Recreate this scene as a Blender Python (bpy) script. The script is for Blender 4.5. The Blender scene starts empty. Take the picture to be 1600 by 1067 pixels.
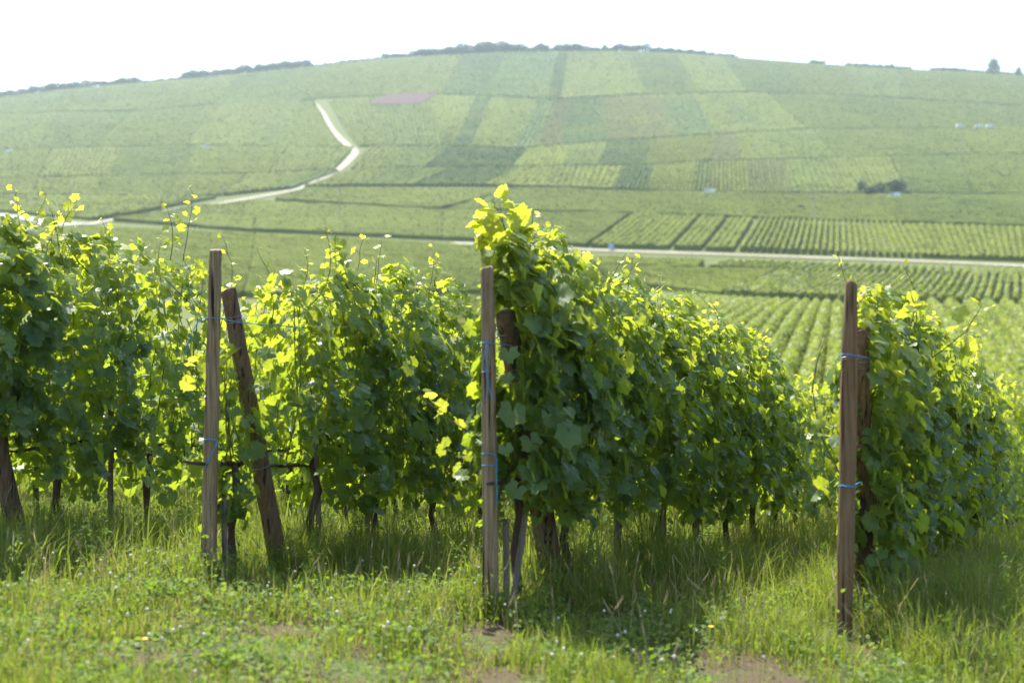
import bpy, math, random
import numpy as np
from mathutils import Vector

scene = bpy.context.scene
COL = scene.collection
R = math.radians
F = 2222.0            # focal length of the photograph in its own pixels (50 mm on 36 mm, 1600 px wide)
HZ = 463.0            # row of the true horizon
EYE = 1.65

# ------------------------------------------------------------------ camera, sky, sun, exposure
cam = bpy.data.cameras.new('camera')
cam.lens = 50.0
cam.sensor_width = 36.0
cam.shift_y = -(533.5 - HZ) / 1600.0
cam.clip_start = 0.1
cam.clip_end = 6000.0
cam.dof.use_dof = True
cam.dof.focus_distance = 10.6
cam.dof.aperture_fstop = 1.7
cam.dof.aperture_blades = 9
cam_ob = bpy.data.objects.new('camera', cam)
cam_ob.location = (0, 0, EYE)
cam_ob.rotation_euler = (R(90), 0, 0)
COL.objects.link(cam_ob)
scene.camera = cam_ob

SUN_EL, SUN_AZ = 58.0, -27.0
world = bpy.data.worlds.new('World')
scene.world = world
world.use_nodes = True
wn = world.node_tree.nodes
sky = wn.new('ShaderNodeTexSky')
sky.sky_type = 'NISHITA'
sky.sun_disc = False
sky.sun_elevation = R(SUN_EL)
sky.sun_rotation = R(SUN_AZ)
sky.altitude = 200
sky.air_density = 1.0
sky.dust_density = 2.0
sky.ozone_density = 1.0
world.node_tree.links.new(sky.outputs[0], wn['Background'].inputs[0])
wn['Background'].inputs[1].default_value = 0.15

sun_l = bpy.data.lights.new('sun', 'SUN')
sun_l.energy = 5.0
sun_l.angle = R(0.55)
sun_l.color = (1.0, 0.95, 0.86)
sun = bpy.data.objects.new('sun', sun_l)
sv = Vector((math.sin(R(SUN_AZ)) * math.cos(R(SUN_EL)), math.cos(R(SUN_AZ)) * math.cos(R(SUN_EL)), math.sin(R(SUN_EL))))
sun.rotation_euler = sv.to_track_quat('Z', 'Y').to_euler()
sun.location = (-40, 60, 90)
COL.objects.link(sun)

scene.view_settings.view_transform = 'Standard'
scene.view_settings.look = 'None'
scene.view_settings.gamma = 1.0
scene.view_settings.exposure = 1.25
scene.cycles.use_denoising = True
scene.cycles.denoiser = 'OPENIMAGEDENOISE'
scene.cycles.denoising_prefilter = 'NONE'
scene.cycles.max_bounces = 8
scene.cycles.diffuse_bounces = 4
scene.cycles.transmission_bounces = 6
scene.cycles.volume_bounces = 1
scene.cycles.sample_clamp_indirect = 6.0

rng = np.random.default_rng(7)
random.seed(7)

# ------------------------------------------------------------------ materials
MAT = {}


def new_mat(name):
    m = bpy.data.materials.new(name)
    m.use_nodes = True
    MAT[name] = m
    nt = m.node_tree
    p = nt.nodes['Principled BSDF']
    return m, nt, p


def ramp(nt, fac, stops):
    r = nt.nodes.new('ShaderNodeValToRGB')
    e = r.color_ramp.elements
    while len(e) < len(stops):
        e.new(0.5)
    for el, (pos, c) in zip(e, stops):
        el.position = pos
        el.color = (*c, 1)
    nt.links.new(fac, r.inputs[0])
    return r.outputs[0]


def mixc(nt, fac, a, b):
    m = nt.nodes.new('ShaderNodeMix')
    m.data_type = 'RGBA'
    for s, v in ((m.inputs[0], fac), (m.inputs[6], a), (m.inputs[7], b)):
        if hasattr(v, 'node'):
            nt.links.new(v, s)
        elif isinstance(v, tuple):
            s.default_value = (*v, 1)
        else:
            s.default_value = v
    return m.outputs[2]


def attr(nt, name):
    a = nt.nodes.new('ShaderNodeAttribute')
    a.attribute_name = name
    return a.outputs['Fac']


def noise(nt, scale, detail=4, rough=0.6, vec=None, coord='Object', stretch=None):
    n = nt.nodes.new('ShaderNodeTexNoise')
    n.inputs['Scale'].default_value = scale
    n.inputs['Detail'].default_value = detail
    n.inputs['Roughness'].default_value = rough
    if vec is None:
        tc = nt.nodes.new('ShaderNodeTexCoord')
        vec = tc.outputs[coord]
    if stretch:
        mp = nt.nodes.new('ShaderNodeMapping')
        mp.inputs['Scale'].default_value = stretch
        nt.links.new(vec, mp.inputs[0])
        vec = mp.outputs[0]
    nt.links.new(vec, n.inputs['Vector'])
    return n.outputs['Fac']


def leafy(name, dark, light, young, tr_old, tr_young, rough=0.42, trans=0.5, spec=0.5):
    """two-lobed leaf: a glossy upper layer and light passing through; 'tint' varies leaf to leaf, 'age' is 1 for young leaves"""
    m, nt, p = new_mat(name)
    base = mixc(nt, attr(nt, 'age'), mixc(nt, attr(nt, 'tint'), dark, light), young)
    n = noise(nt, 55, 3)
    base2 = mixc(nt, ramp(nt, n, [(0.35, (0, 0, 0)), (0.7, (0.35, 0.35, 0.35))]), base, mixc(nt, attr(nt, 'age'), light, young))
    nt.links.new(base2, p.inputs['Base Color'])
    p.inputs['Roughness'].default_value = rough
    p.inputs['Specular IOR Level'].default_value = spec
    t = nt.nodes.new('ShaderNodeBsdfTranslucent')
    nt.links.new(mixc(nt, attr(nt, 'age'), tr_old, tr_young), t.inputs['Color'])
    mx = nt.nodes.new('ShaderNodeMixShader')
    mx.inputs[0].default_value = trans
    nt.links.new(p.outputs[0], mx.inputs[1])
    nt.links.new(t.outputs[0], mx.inputs[2])
    nt.links.new(mx.outputs[0], nt.nodes['Material Output'].inputs[0])
    return m


leafy('vine_leaf', (0.046, 0.106, 0.038), (0.110, 0.194, 0.060), (0.26, 0.33, 0.05), (0.36, 0.48, 0.025), (0.78, 0.79, 0.07), rough=0.42, spec=0.5)
leafy('grass_blade', (0.052, 0.096, 0.016), (0.150, 0.196, 0.036), (0.36, 0.31, 0.15), (0.35, 0.45, 0.045), (0.42, 0.36, 0.12), rough=0.5, trans=0.42, spec=0.35)
leafy('weed_leaf', (0.056, 0.112, 0.022), (0.125, 0.195, 0.038), (0.24, 0.30, 0.07), (0.24, 0.40, 0.03), (0.42, 0.50, 0.06), rough=0.6, trans=0.4, spec=0.25)
leafy('row_leaf', (0.052, 0.100, 0.020), (0.115, 0.172, 0.030), (0.24, 0.28, 0.05), (0.26, 0.36, 0.03), (0.50, 0.52, 0.06), rough=0.5, trans=0.4)
leafy('tree_leaf', (0.018, 0.040, 0.018), (0.036, 0.066, 0.026), (0.05, 0.08, 0.03), (0.08, 0.15, 0.02), (0.14, 0.2, 0.03), rough=0.55, trans=0.25)

for nm, a, b in (('vines_light', (0.102, 0.132, 0.022), (0.130, 0.158, 0.029)),
                 ('vines_mid', (0.088, 0.121, 0.024), (0.110, 0.142, 0.030)),
                 ('vines_dark', (0.070, 0.108, 0.028), (0.090, 0.130, 0.034)),
                 ('vines_yellow', (0.116, 0.146, 0.019), (0.150, 0.176, 0.026)),
                 ('vines_tan', (0.104, 0.124, 0.036), (0.128, 0.144, 0.046))):
    m, nt, p = new_mat(nm)
    n1 = noise(nt, 0.42, 5, 0.75)
    n2 = noise(nt, 0.030, 4, 0.6)
    n3 = noise(nt, 0.11, 4, 0.6)
    dk = tuple(v * 0.62 for v in a)
    c = mixc(nt, ramp(nt, n1, [(0.40, (0, 0, 0)), (0.62, (1, 1, 1))]), dk, b)
    c = mixc(nt, attr(nt, 'tint'), c, a)
    c = mixc(nt, ramp(nt, n3, [(0.42, (0, 0, 0)), (0.66, (0.55, 0.55, 0.55))]), c, dk)
    c = mixc(nt, ramp(nt, n2, [(0.42, (0, 0, 0)), (0.70, (0.55, 0.55, 0.55))]), c, (0.125, 0.150, 0.026))
    nt.links.new(c, p.inputs['Base Color'])
    p.inputs['Roughness'].default_value = 0.9
    p.inputs['Specular IOR Level'].default_value = 0.04

# ground: grass with worn earth patches close by, green-brown soil under the vines
m, nt, p = new_mat('ground')
n1 = noise(nt, 1.6, 8, 0.65)
n2 = noise(nt, 14.0, 6, 0.7)
soil = mixc(nt, n2, (0.064, 0.049, 0.029), (0.122, 0.094, 0.060))
grs = mixc(nt, n2, (0.045, 0.085, 0.02), (0.10, 0.15, 0.04))
c = mixc(nt, ramp(nt, n1, [(0.50, (1, 1, 1)), (0.64, (0, 0, 0))]), grs, soil)
# worn earth only on the near headland; the far verges are all grass
tc = nt.nodes.new('ShaderNodeTexCoord')
sx = nt.nodes.new('ShaderNodeSeparateXYZ')
nt.links.new(tc.outputs['Object'], sx.inputs[0])
mr = nt.nodes.new('ShaderNodeMapRange')
mr.inputs['From Min'].default_value = 18.0
mr.inputs['From Max'].default_value = 45.0
nt.links.new(sx.outputs['Y'], mr.inputs['Value'])
c = mixc(nt, mr.outputs[0], c, mixc(nt, n2, (0.075, 0.100, 0.026), (0.115, 0.130, 0.042)))
nt.links.new(c, p.inputs['Base Color'])
p.inputs['Roughness'].default_value = 0.95
p.inputs['Specular IOR Level'].default_value = 0.1
bmp = nt.nodes.new('ShaderNodeBump')
bmp.inputs['Strength'].default_value = 0.5
bmp.inputs['Distance'].default_value = 0.03
nt.links.new(n2, bmp.inputs['Height'])
nt.links.new(bmp.outputs[0], p.inputs['Normal'])


def wood(name, c0, c1, crack, lichen):
    m, nt, p = new_mat(name)
    g = noise(nt, 60, 6, 0.7, stretch=(1, 1, 0.045))
    k = noise(nt, 34, 3, 0.5, stretch=(1, 1, 0.03))
    b = noise(nt, 5, 4, 0.6)
    c = mixc(nt, ramp(nt, g, [(0.35, (0, 0, 0)), (0.68, (1, 1, 1))]), c0, c1)
    c = mixc(nt, ramp(nt, b, [(0.45, (0, 0, 0)), (0.75, (0.7, 0.7, 0.7))]), c, lichen)
    c = mixc(nt, ramp(nt, k, [(0.36, (1, 1, 1)), (0.42, (0, 0, 0))]), c, crack)
    nt.links.new(c, p.inputs['Base Color'])
    p.inputs['Roughness'].default_value = 0.85
    p.inputs['Specular IOR Level'].default_value = 0.2
    bp = nt.nodes.new('ShaderNodeBump')
    bp.inputs['Strength'].default_value = 0.8
    bp.inputs['Distance'].default_value = 0.012
    nt.links.new(g, bp.inputs['Height'])
    nt.links.new(bp.outputs[0], p.inputs['Normal'])
    return m


wood('post_wood', (0.135, 0.086, 0.044), (0.46, 0.335, 0.195), (0.026, 0.016, 0.010), (0.26, 0.215, 0.13))
wood('post_brown', (0.120, 0.068, 0.034), (0.32, 0.20, 0.105), (0.045, 0.028, 0.018), (0.20, 0.175, 0.10))
wood('strut_wood', (0.110, 0.066, 0.042), (0.26, 0.17, 0.11), (0.04, 0.025, 0.018), (0.16, 0.16, 0.10))
wood('stake_wood', (0.13, 0.10, 0.075), (0.27, 0.22, 0.17), (0.08, 0.06, 0.05), (0.22, 0.22, 0.17))
wood('vine_bark', (0.060, 0.042, 0.030), (0.135, 0.098, 0.072), (0.02, 0.014, 0.01), (0.10, 0.085, 0.06))


def plain(name, c, rough=0.6, spec=0.4, metal=0.0, var=None):
    m, nt, p = new_mat(name)
    if var:
        nt.links.new(mixc(nt, noise(nt, var[1], 4), c, var[0]), p.inputs['Base Color'])
    else:
        p.inputs['Base Color'].default_value = (*c, 1)
    p.inputs['Roughness'].default_value = rough
    p.inputs['Specular IOR Level'].default_value = spec
    p.inputs['Metallic'].default_value = metal
    return m


plain('cane', (0.09, 0.14, 0.035), 0.5, var=((0.16, 0.12, 0.05), 30))
plain('young_cane', (0.22, 0.28, 0.07), 0.5, var=((0.26, 0.2, 0.08), 30))
plain('twine', (0.05, 0.28, 0.52), 0.6)
plain('wire', (0.30, 0.31, 0.32), 0.4, 0.5, 0.8)
plain('track_chalk', (0.40, 0.37, 0.31), 0.9, 0.03, var=((0.26, 0.26, 0.17), 0.5))
plain('road_grey', (0.30, 0.30, 0.29), 0.9, 0.1, var=((0.28, 0.28, 0.26), 0.5))
plain('red_earth', (0.090, 0.050, 0.050), 0.95, 0.1, var=((0.075, 0.052, 0.045), 0.1))
plain('white_paint', (0.80, 0.81, 0.82), 0.35, 0.5)
plain('pale_paint', (0.62, 0.65, 0.66), 0.5, 0.4)
plain('blue_paint', (0.30, 0.45, 0.62), 0.4, 0.4)
plain('window_glass', (0.03, 0.04, 0.05), 0.1, 0.6)
plain('tyre_rubber', (0.03, 0.03, 0.03), 0.8, 0.2)
plain('pole_grey', (0.36, 0.35, 0.32), 0.8, 0.2, var=((0.44, 0.42, 0.38), 2))
plain('tree_bark', (0.07, 0.05, 0.035), 0.9, 0.1, var=((0.12, 0.09, 0.06), 8))
plain('clover_white', (0.74, 0.72, 0.56), 0.7, 0.1, var=((0.66, 0.60, 0.48), 40))
plain('petal_yellow', (0.75, 0.52, 0.03), 0.5, 0.3)
plain('straw', (0.48, 0.40, 0.22), 0.7, 0.2, var=((0.34, 0.24, 0.13), 20))
plain('flower_stem', (0.10, 0.17, 0.04), 0.6, 0.2)

# ------------------------------------------------------------------ mesh helpers


def build(name, verts, faces, mats, parent=None, loc=(0, 0, 0), smooth=False, attrs=None, mat_idx=None):
    """verts (n,3) array; faces: list of (m,k) int arrays; links ONE mesh object"""
    me = bpy.data.meshes.new(name)
    verts = np.asarray(verts, dtype=np.float32).reshape(-1, 3)
    faces = [np.asarray(f, dtype=np.int32) for f in faces if len(f)]
    me.vertices.add(len(verts))
    me.vertices.foreach_set('co', verts.ravel())
    nl = sum(f.size for f in faces)
    npoly = sum(len(f) for f in faces)
    me.loops.add(nl)
    me.loops.foreach_set('vertex_index', np.concatenate([f.ravel() for f in faces]))
    me.polygons.add(npoly)
    tot = np.concatenate([np.full(len(f), f.shape[1], dtype=np.int32) for f in faces])
    start = np.concatenate([[0], np.cumsum(tot)[:-1]]).astype(np.int32)
    me.polygons.foreach_set('loop_start', start)
    if mat_idx is not None:
        me.polygons.foreach_set('material_index', np.asarray(mat_idx, dtype=np.int32))
    me.polygons.foreach_set('use_smooth', np.full(npoly, smooth))
    for mn in (mats if isinstance(mats, (list, tuple)) else [mats]):
        me.materials.append(MAT[mn])
    for k, v in (attrs or {}).items():
        a = me.attributes.new(k, 'FLOAT', 'POINT')
        a.data.foreach_set('value', np.asarray(v, dtype=np.float32))
    me.update(calc_edges=True)
    o = bpy.data.objects.new(name, me)
    o.location = loc
    if parent:
        o.parent = parent
    COL.objects.link(o)
    return o


def tag(o, label=None, cat=None, group=None, kind=None):
    if label:
        o['label'] = label
    if cat:
        o['category'] = cat
    if group:
        o['group'] = group
    if kind:
        o['kind'] = kind
    return o


def thing(name, loc, label, cat, group=None, rotz=0.0):
    o = bpy.data.objects.new(name, None)
    o.empty_display_size = 0.2
    o.location = loc
    o.rotation_euler = (0, 0, rotz)
    COL.objects.link(o)
    return tag(o, label, cat, group)


def copy_thing(root, loc, rotz=0.0, label=None, group=None, scale=None):
    r = root.copy()
    COL.objects.link(r)
    r.location = loc
    r.rotation_euler = (0, 0, rotz)
    if scale:
        r.scale = scale
    if label:
        r['label'] = label
    if group:
        r['group'] = group
    for ch in list(root.children):
        c = ch.copy()
        COL.objects.link(c)
        c.parent = r
        for g in list(ch.children):
            d = g.copy()
            COL.objects.link(d)
            d.parent = c
    return r


def tube(points, radii, seg=8, caps=True):
    """tapered tube along a polyline -> verts, [quads], [cap tris]"""
    P = np.asarray(points, float)
    n = len(P)
    rr = np.broadcast_to(np.asarray(radii, float), (n,))
    T = np.gradient(P, axis=0)
    T /= np.linalg.norm(T, axis=1)[:, None] + 1e-9
    ref = np.array([0.31, 0.17, 0.93]) if abs(T[0] @ np.array([0.31, 0.17, 0.93])) < 0.9 else np.array([1.0, 0.1, 0.0])
    A = np.cross(T, ref)
    A /= np.linalg.norm(A, axis=1)[:, None] + 1e-9
    B = np.cross(T, A)
    th = np.linspace(0, 2 * np.pi, seg, endpoint=False)
    V = P[:, None, :] + rr[:, None, None] * (np.cos(th)[None, :, None] * A[:, None, :] + np.sin(th)[None, :, None] * B[:, None, :])
    V = V.reshape(-1, 3)
    i = np.arange(n - 1)[:, None] * seg
    j = np.arange(seg)[None, :]
    k = (j + 1) % seg
    Q = np.stack([i + j, i + k, i + seg + k, i + seg + j], -1).reshape(-1, 4)
    if caps:
        c0 = len(V)
        V = np.vstack([V, P[0], P[-1]])
        jj = np.arange(seg)
        kk = (jj + 1) % seg
        t0 = np.stack([np.full(seg, c0), kk, jj], -1)
        b = (n - 1) * seg
        t1 = np.stack([np.full(seg, c0 + 1), b + jj, b + kk], -1)
        return V, Q, np.vstack([t0, t1])
    return V, Q, np.zeros((0, 3), int)


class MB:
    """collects shapes of one mesh"""

    def __init__(self):
        self.v, self.f, self.n, self.mi, self.at = [], [], 0, [], []

    def add(self, V, faces, mi=0, tint=0.5, age=0.0):
        V = np.asarray(V, float)
        for f in faces:
            if len(f):
                self.f.append(np.asarray(f) + self.n)
                self.mi.append(np.full(len(f), mi))
        self.v.append(V)
        self.at.append(np.stack([np.broadcast_to(tint, (len(V),)), np.broadcast_to(age, (len(V),))], -1))
        self.n += len(V)

    def tube(self, pts, rad, seg=8, mi=0, caps=True):
        V, Q, T = tube(pts, rad, seg, caps)
        self.add(V, [Q, T], mi)

    def box(self, c, s, mi=0):
        c, s = np.asarray(c, float), np.asarray(s, float) / 2
        V = np.array([[x, y, z] for x in (-1, 1) for y in (-1, 1) for z in (-1, 1)]) * s + c
        self.add(V, [np.array([[0, 1, 3, 2], [4, 6, 7, 5], [0, 4, 5, 1], [2, 3, 7, 6], [0, 2, 6, 4], [1, 5, 7, 3]])], mi)

    def obj(self, name, mats, parent=None, loc=(0, 0, 0), smooth=False):
        A = np.vstack(self.at)
        return build(name, np.vstack(self.v), self.f, mats, parent, loc, smooth,
                     {'tint': A[:, 0], 'age': A[:, 1]}, np.concatenate(self.mi))


# ------------------------------------------------------------------ terrain
SKX = np.array([-400, 0, 100, 200, 285, 480, 600, 700, 780, 860, 980, 1100, 1280, 1400, 1550, 1600, 2000], float)
SKY = np.array([190, 150, 140, 131, 123, 103, 92, 85, 80, 79, 79, 86, 98, 106, 115, 118, 150], float)
TY = np.array([0, 40, 60, 80, 100, 118, 160, 220, 300, 350, 430], float)
TZ = np.array([-3.0, -3.6, -4.3, -4.2, -3.5, -2.7, -1.2, 0.5, 6.1, 12.4, 24.5], float)
GY = np.array([430, 520, 720, 970, 1200, 1450], float)
GG = np.array([0, 0.148, 0.407, 0.685, 0.87, 1.0], float)
gy = np.arange(0, 2001, 4.0)
gz0 = np.interp(gy, TY, TZ)
# continue the table with the centre profile so that the smoothing sees no kink
gpy = 345 + (79 - 345) * np.interp(gy, GY, GG)
gz0 = np.where(gy > 430, EYE + gy * (HZ - gpy) / F, gz0)
ker = np.exp(-0.5 * (np.arange(-8, 9) / 3.2) ** 2)
ker /= ker.sum()
gz = np.convolve(np.pad(gz0, 8, mode='edge'), ker, mode='valid')
gg = np.convolve(np.pad(np.interp(gy, GY, GG), 8, mode='edge'), ker, mode='valid')


def smooth01(a, b, x):
    t = np.clip((x - a) / (b - a), 0, 1)
    return t * t * (3 - 2 * t)


def H(x, y):
    x = np.asarray(x, float)
    y = np.asarray(y, float)
    D = np.hypot(x, y)
    th = np.clip(np.arctan2(x, y), -0.48, 0.48)
    Y = D * np.cos(th)
    u = np.tan(th)
    xc = np.clip(x, -40, 40)
    zn = -0.055 * xc - np.where(y > 7.3, 0.10 * (y - 7.3), 0.02 * (np.maximum(y, -60) - 7.3))
    zn = zn + 0.02 * np.sin(x * 2.1 + 0.6) * np.sin(y * 1.7) + 0.012 * np.sin(x * 5.3 + y * 3.1)
    zf0 = np.interp(Y, gy, gz)
    sk = np.interp(800 + F * u, SKX, SKY)
    Yc = np.minimum(Y, 1450)
    zhill = EYE + Yc * (HZ - (345 + (sk - 345) * np.interp(Yc, gy, gg))) / F - 0.12 * np.maximum(Y - 1450, 0)
    wh = smooth01(400, 470, Y)
    zf = zf0 * (1 - wh) + zhill * wh
    # gentle swells of the valley blocks
    zf = zf + 0.7 * np.sin(x * 0.021 + 0.9) * np.sin(Y * 0.016) * smooth01(80, 200, Y)
    w = smooth01(38, 78, D)
    return zn * (1 - w) + zf * w


RY = np.concatenate([np.arange(52, 400, 1.0), np.arange(400, 1452, 3.0)])
NY = np.arange(4.0, 40, 0.1)


def at(px, py, near=False, flat=False):
    """ground point seen at a pixel of the photograph"""
    u = (px - 800) / F
    ys = NY if near else RY
    pp = HZ - F * (H(u * ys, ys) - EYE) / ys
    pp = np.minimum.accumulate(pp)
    Y = np.interp(-py, -pp, ys)
    return np.array([u * Y, Y, float(H(u * Y, Y))])


th = np.concatenate([np.arange(-180, -30, 5.0), np.arange(-30, 30, 0.3), np.arange(30, 180, 5.0)])
rings = np.concatenate([np.arange(0.5, 20, 0.22), np.geomspace(20, 400, 150)[:-1], np.arange(400, 1640, 4.0), [1700.0]])
TT, DD = np.meshgrid(np.radians(th), rings)
gx, gyy = DD * np.sin(TT), DD * np.cos(TT)
V = np.stack([gx, gyy, H(gx, gyy)], -1).reshape(-1, 3)
nr, nth = DD.shape
i = np.arange(nr - 1)[:, None] * nth
j = np.arange(nth)[None, :]
k = (j + 1) % nth
Q = np.stack([i + j, i + k, i + nth + k, i + nth + j], -1).reshape(-1, 4)[:, ::-1]
c0 = len(V)
V = np.vstack([V, [[0, 0, float(H(0, 0))]]])
jj = np.arange(nth)
ground = build('ground', V, [Q, np.stack([np.full(nth, c0), (jj + 1) % nth, jj], -1)], 'ground', smooth=True)
tag(ground, 'grassy slope falling to a valley and rising to a wide hill', 'ground', kind='structure')


def ribbon(name, pts, width, mat, lift=0.25, label=None, cat=None):
    P = np.array([at(*p)[:2] for p in pts])
    seg = np.linalg.norm(np.diff(P, axis=0), axis=1)
    s = np.concatenate([[0], np.cumsum(seg)])
    n = max(8, int(s[-1] / 4))
    ss = np.linspace(0, s[-1], n)
    C = np.stack([np.interp(ss, s, P[:, 0]), np.interp(ss, s, P[:, 1])], -1)
    kk = np.exp(-0.5 * (np.arange(-4, 5) / 2.0) ** 2)
    kk /= kk.sum()
    C = np.stack([np.convolve(np.pad(C[:, q], 4, mode='edge'), kk, mode='valid') for q in (0, 1)], -1)
    T = np.gradient(C, axis=0)
    T /= np.linalg.norm(T, axis=1)[:, None]
    N = np.stack([-T[:, 1], T[:, 0]], -1)
    w = width / 2 * (1 + 0.12 * rng.normal(size=n))
    rows = []
    for off in (-1, -0.33, 0.33, 1):
        X = C + N * (off * w)[:, None]
        rows.append(np.column_stack([X, H(X[:, 0], X[:, 1]) + lift]))
    V = np.stack(rows, 1).reshape(-1, 3)
    i = np.arange(n - 1)[:, None] * 4
    j = np.arange(3)[None, :]
    Q = np.stack([i + j, i + j + 1, i + 4 + j + 1, i + 4 + j], -1).reshape(-1, 4)[:, ::-1]
    return tag(build(name, V, [Q], mat), label, cat, kind='structure')


ribbon('road', [(690, 380), (760, 383), (900, 391), (1120, 398.5), (1300, 404.5), (1480, 411), (1700, 421)], 3.2, 'track_chalk',
       label='pale straight farm road crossing the valley floor', cat='road')
ribbon('lane', [(-60, 331), (0, 337), (60, 345), (130, 354)], 8.0, 'road_grey', label='grey lane at the far left below the hill', cat='road')
ribbon('track', [(130, 354), (280, 326), (350, 318), (470, 296), (535, 262), (552, 244), (557, 238), (546, 230), (520, 205), (505, 180), (491, 162)],
       3.8, 'track_chalk', 0.3, label='pale chalk track bending sharply up the hillside', cat='track')

# ------------------------------------------------------------------ vineyards on the hill and in the valley
LINES = {
    'sky': (SKX, SKY + 3.0),
    'q7': ([-80, 0, 217, 414, 495, 600, 700, 860, 1000, 1170, 1310, 1520, 1680], [182, 178, 176, 157, 159, 151, 149, 158, 150, 146, 150, 162, 174]),
    'q6': ([-80, 0, 300, 420, 545, 700, 820, 950, 1120, 1250, 1390, 1680], [238, 237, 229, 232, 232, 231, 235, 223, 213, 205, 203, 200]),
    'q5b': ([-80, 0, 260, 400, 560, 800, 1000, 1105, 1300, 1540, 1680], [283, 282, 276, 275, 266, 264, 262, 255, 250, 243, 241]),
    'q5': ([-80, 0, 270, 350, 430, 480, 540, 800, 1050, 1300, 1680], [305, 307, 311, 308, 299, 295, 293, 294, 303.5, 306, 306]),
    'q4': ([380, 400, 600, 690, 760, 800, 1000, 1180, 1680], [316, 316, 328, 331, 333, 335.5, 339, 346, 361]),
    'q3': ([380, 400, 600, 760, 900, 1050, 1280, 1680], [362, 364, 373, 378, 387, 391, 398, 414]),
    'q2': ([600, 760, 900, 1120, 1300, 1680], [380, 388, 395, 402, 408, 424]),
    'q1': ([-80, 170, 400, 600, 760, 926, 1100, 1340, 1680], [352, 356, 371, 380, 390, 418, 423, 432, 437]),
    'q0': ([-80, 600, 760, 1000, 1040, 1206, 1337, 1680], [470, 468, 464, 450, 458, 472, 477, 482]),
}


def ly(name, x, d=0.0):
    return float(np.interp(x, *LINES[name])) + d


PROF = np.array([(-1, 0.05), (-0.92, 0.75), (-0.45, 1.0), (0.4, 1.0), (0.92, 0.78), (1, 0.05)])
BUCK = {}
UPV = np.array([0.0, 0.0, 1.0])


def quad_world(q):
    return [at(*c)[:2] for c in q]


def grid_rows(q, spacing, step, across=False, nrows=None):
    A, B, C, D = quad_world(q)       # near-left, near-right, far-right, far-left
    if across:
        A, B, C, D = B, C, D, A
    L = 0.5 * (np.linalg.norm(B - A) + np.linalg.norm(C - D))
    M = 0.5 * (np.linalg.norm(D - A) + np.linalg.norm(C - B))
    n = nrows or max(2, int(L / spacing))
    m = max(3, int(M / step))
    s = (np.arange(n) + 0.5) / n
    t = np.linspace(0, 1, m)
    S, T = np.meshgrid(s, t, indexing='ij')
    P = ((1 - S) * (1 - T))[..., None] * A + (S * (1 - T))[..., None] * B + (S * T)[..., None] * C + ((1 - S) * T)[..., None] * D
    loc = (1 - t) * np.linalg.norm(B - A) / n + t * np.linalg.norm(C - D) / n
    return P, loc


def ridge(P, half, h, jit=0.12, hj=0.12):
    """one row: a rounded hedge body along the polyline P"""
    m = len(P)
    T = np.gradient(P, axis=0)
    T /= np.linalg.norm(T, axis=1)[:, None] + 1e-9
    N = np.stack([-T[:, 1], T[:, 0]], -1)
    half = np.broadcast_to(half, (m,))
    hh = h * (1 + hj * rng.normal(size=(m, 1)))
    off = PROF[None, :, 0] * half[:, None] * (1 + jit * rng.normal(size=(m, 6)))
    X = P[:, None, :] + N[:, None, :] * off[..., None]
    Z = H(X[..., 0], X[..., 1]) + PROF[None, :, 1] * hh
    V = np.concatenate([X, Z[..., None]], -1).reshape(-1, 3)
    i = np.arange(m - 1)[:, None] * 6
    j = np.arange(5)[None, :]
    Q = np.stack([i + j, i + j + 1, i + 6 + j + 1, i + 6 + j], -1).reshape(-1, 4)
    b = (m - 1) * 6
    caps = np.array([[0, 5, 4, 1], [1, 4, 3, 2], [b, b + 1, b + 4, b + 5], [b + 1, b + 2, b + 3, b + 4]])
    return V, np.vstack([Q[:, ::-1], caps])


def plot(q, cls, spacing=2.6, wf=0.95, h=1.35, across=False, step=5.0, bucket='hill'):
    P, loc = grid_rows(q, spacing, step, across)
    b = BUCK.setdefault(bucket, MB())
    mi = 'LMDYT'.index(cls)
    tn = 0.4
    for r in range(len(P)):
        V, Qf = ridge(P[r], loc * wf / 2, h, 0.08, 0.10)
        tn = float(np.clip(0.6 * tn + 0.4 * rng.random() + 0.12 * rng.normal(), 0, 1))
        b.add(V, [Qf], mi, tn)
    # leaf clumps standing out of the rows
    W = quad_world(q)
    area = 0.5 * abs((W[2][0] - W[0][0]) * (W[3][1] - W[1][1]) - (W[3][0] - W[1][0]) * (W[2][1] - W[0][1]))
    Ym = np.mean([w[1] for w in W])
    cs = float(np.clip(Ym * 0.00115, 0.32, 1.25))
    nc = int(area * 0.26 / cs ** 2)
    rr = rng.integers(0, len(P), nc)
    ti = rng.random(nc) * (P.shape[1] - 1.001)
    i0 = ti.astype(int)
    f = (ti - i0)[:, None]
    pc = P[rr, i0] * (1 - f) + P[rr, i0 + 1] * f
    T = P[rr, i0 + 1] - P[rr, i0]
    T /= np.linalg.norm(T, axis=1)[:, None]
    N = np.stack([-T[:, 1], T[:, 0]], -1)
    pc = pc + N * (rng.uniform(-1, 1, nc) * loc[i0] * wf / 2)[:, None]
    cen = np.column_stack([pc, H(pc[:, 0], pc[:, 1]) + h * rng.uniform(0.85, 1.2, nc)])
    nr_ = UPV + 0.75 * rng.normal(size=(nc, 3))
    nr_ /= np.linalg.norm(nr_, axis=1)[:, None]
    u1 = np.cross(nr_, rng.normal(size=(nc, 3)))
    u1 /= np.linalg.norm(u1, axis=1)[:, None]
    u2 = np.cross(nr_, u1)
    sz = cs * rng.uniform(0.5, 1.2, nc)[:, None] / 2
    CV = np.stack([cen - u1 * sz, cen - u2 * sz * 0.8, cen + u1 * sz, cen + u2 * sz * 0.8], 1).reshape(-1, 3)
    b.add(CV, [np.arange(nc * 4).reshape(-1, 4)], mi, np.repeat(rng.random(nc), 4))


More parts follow.
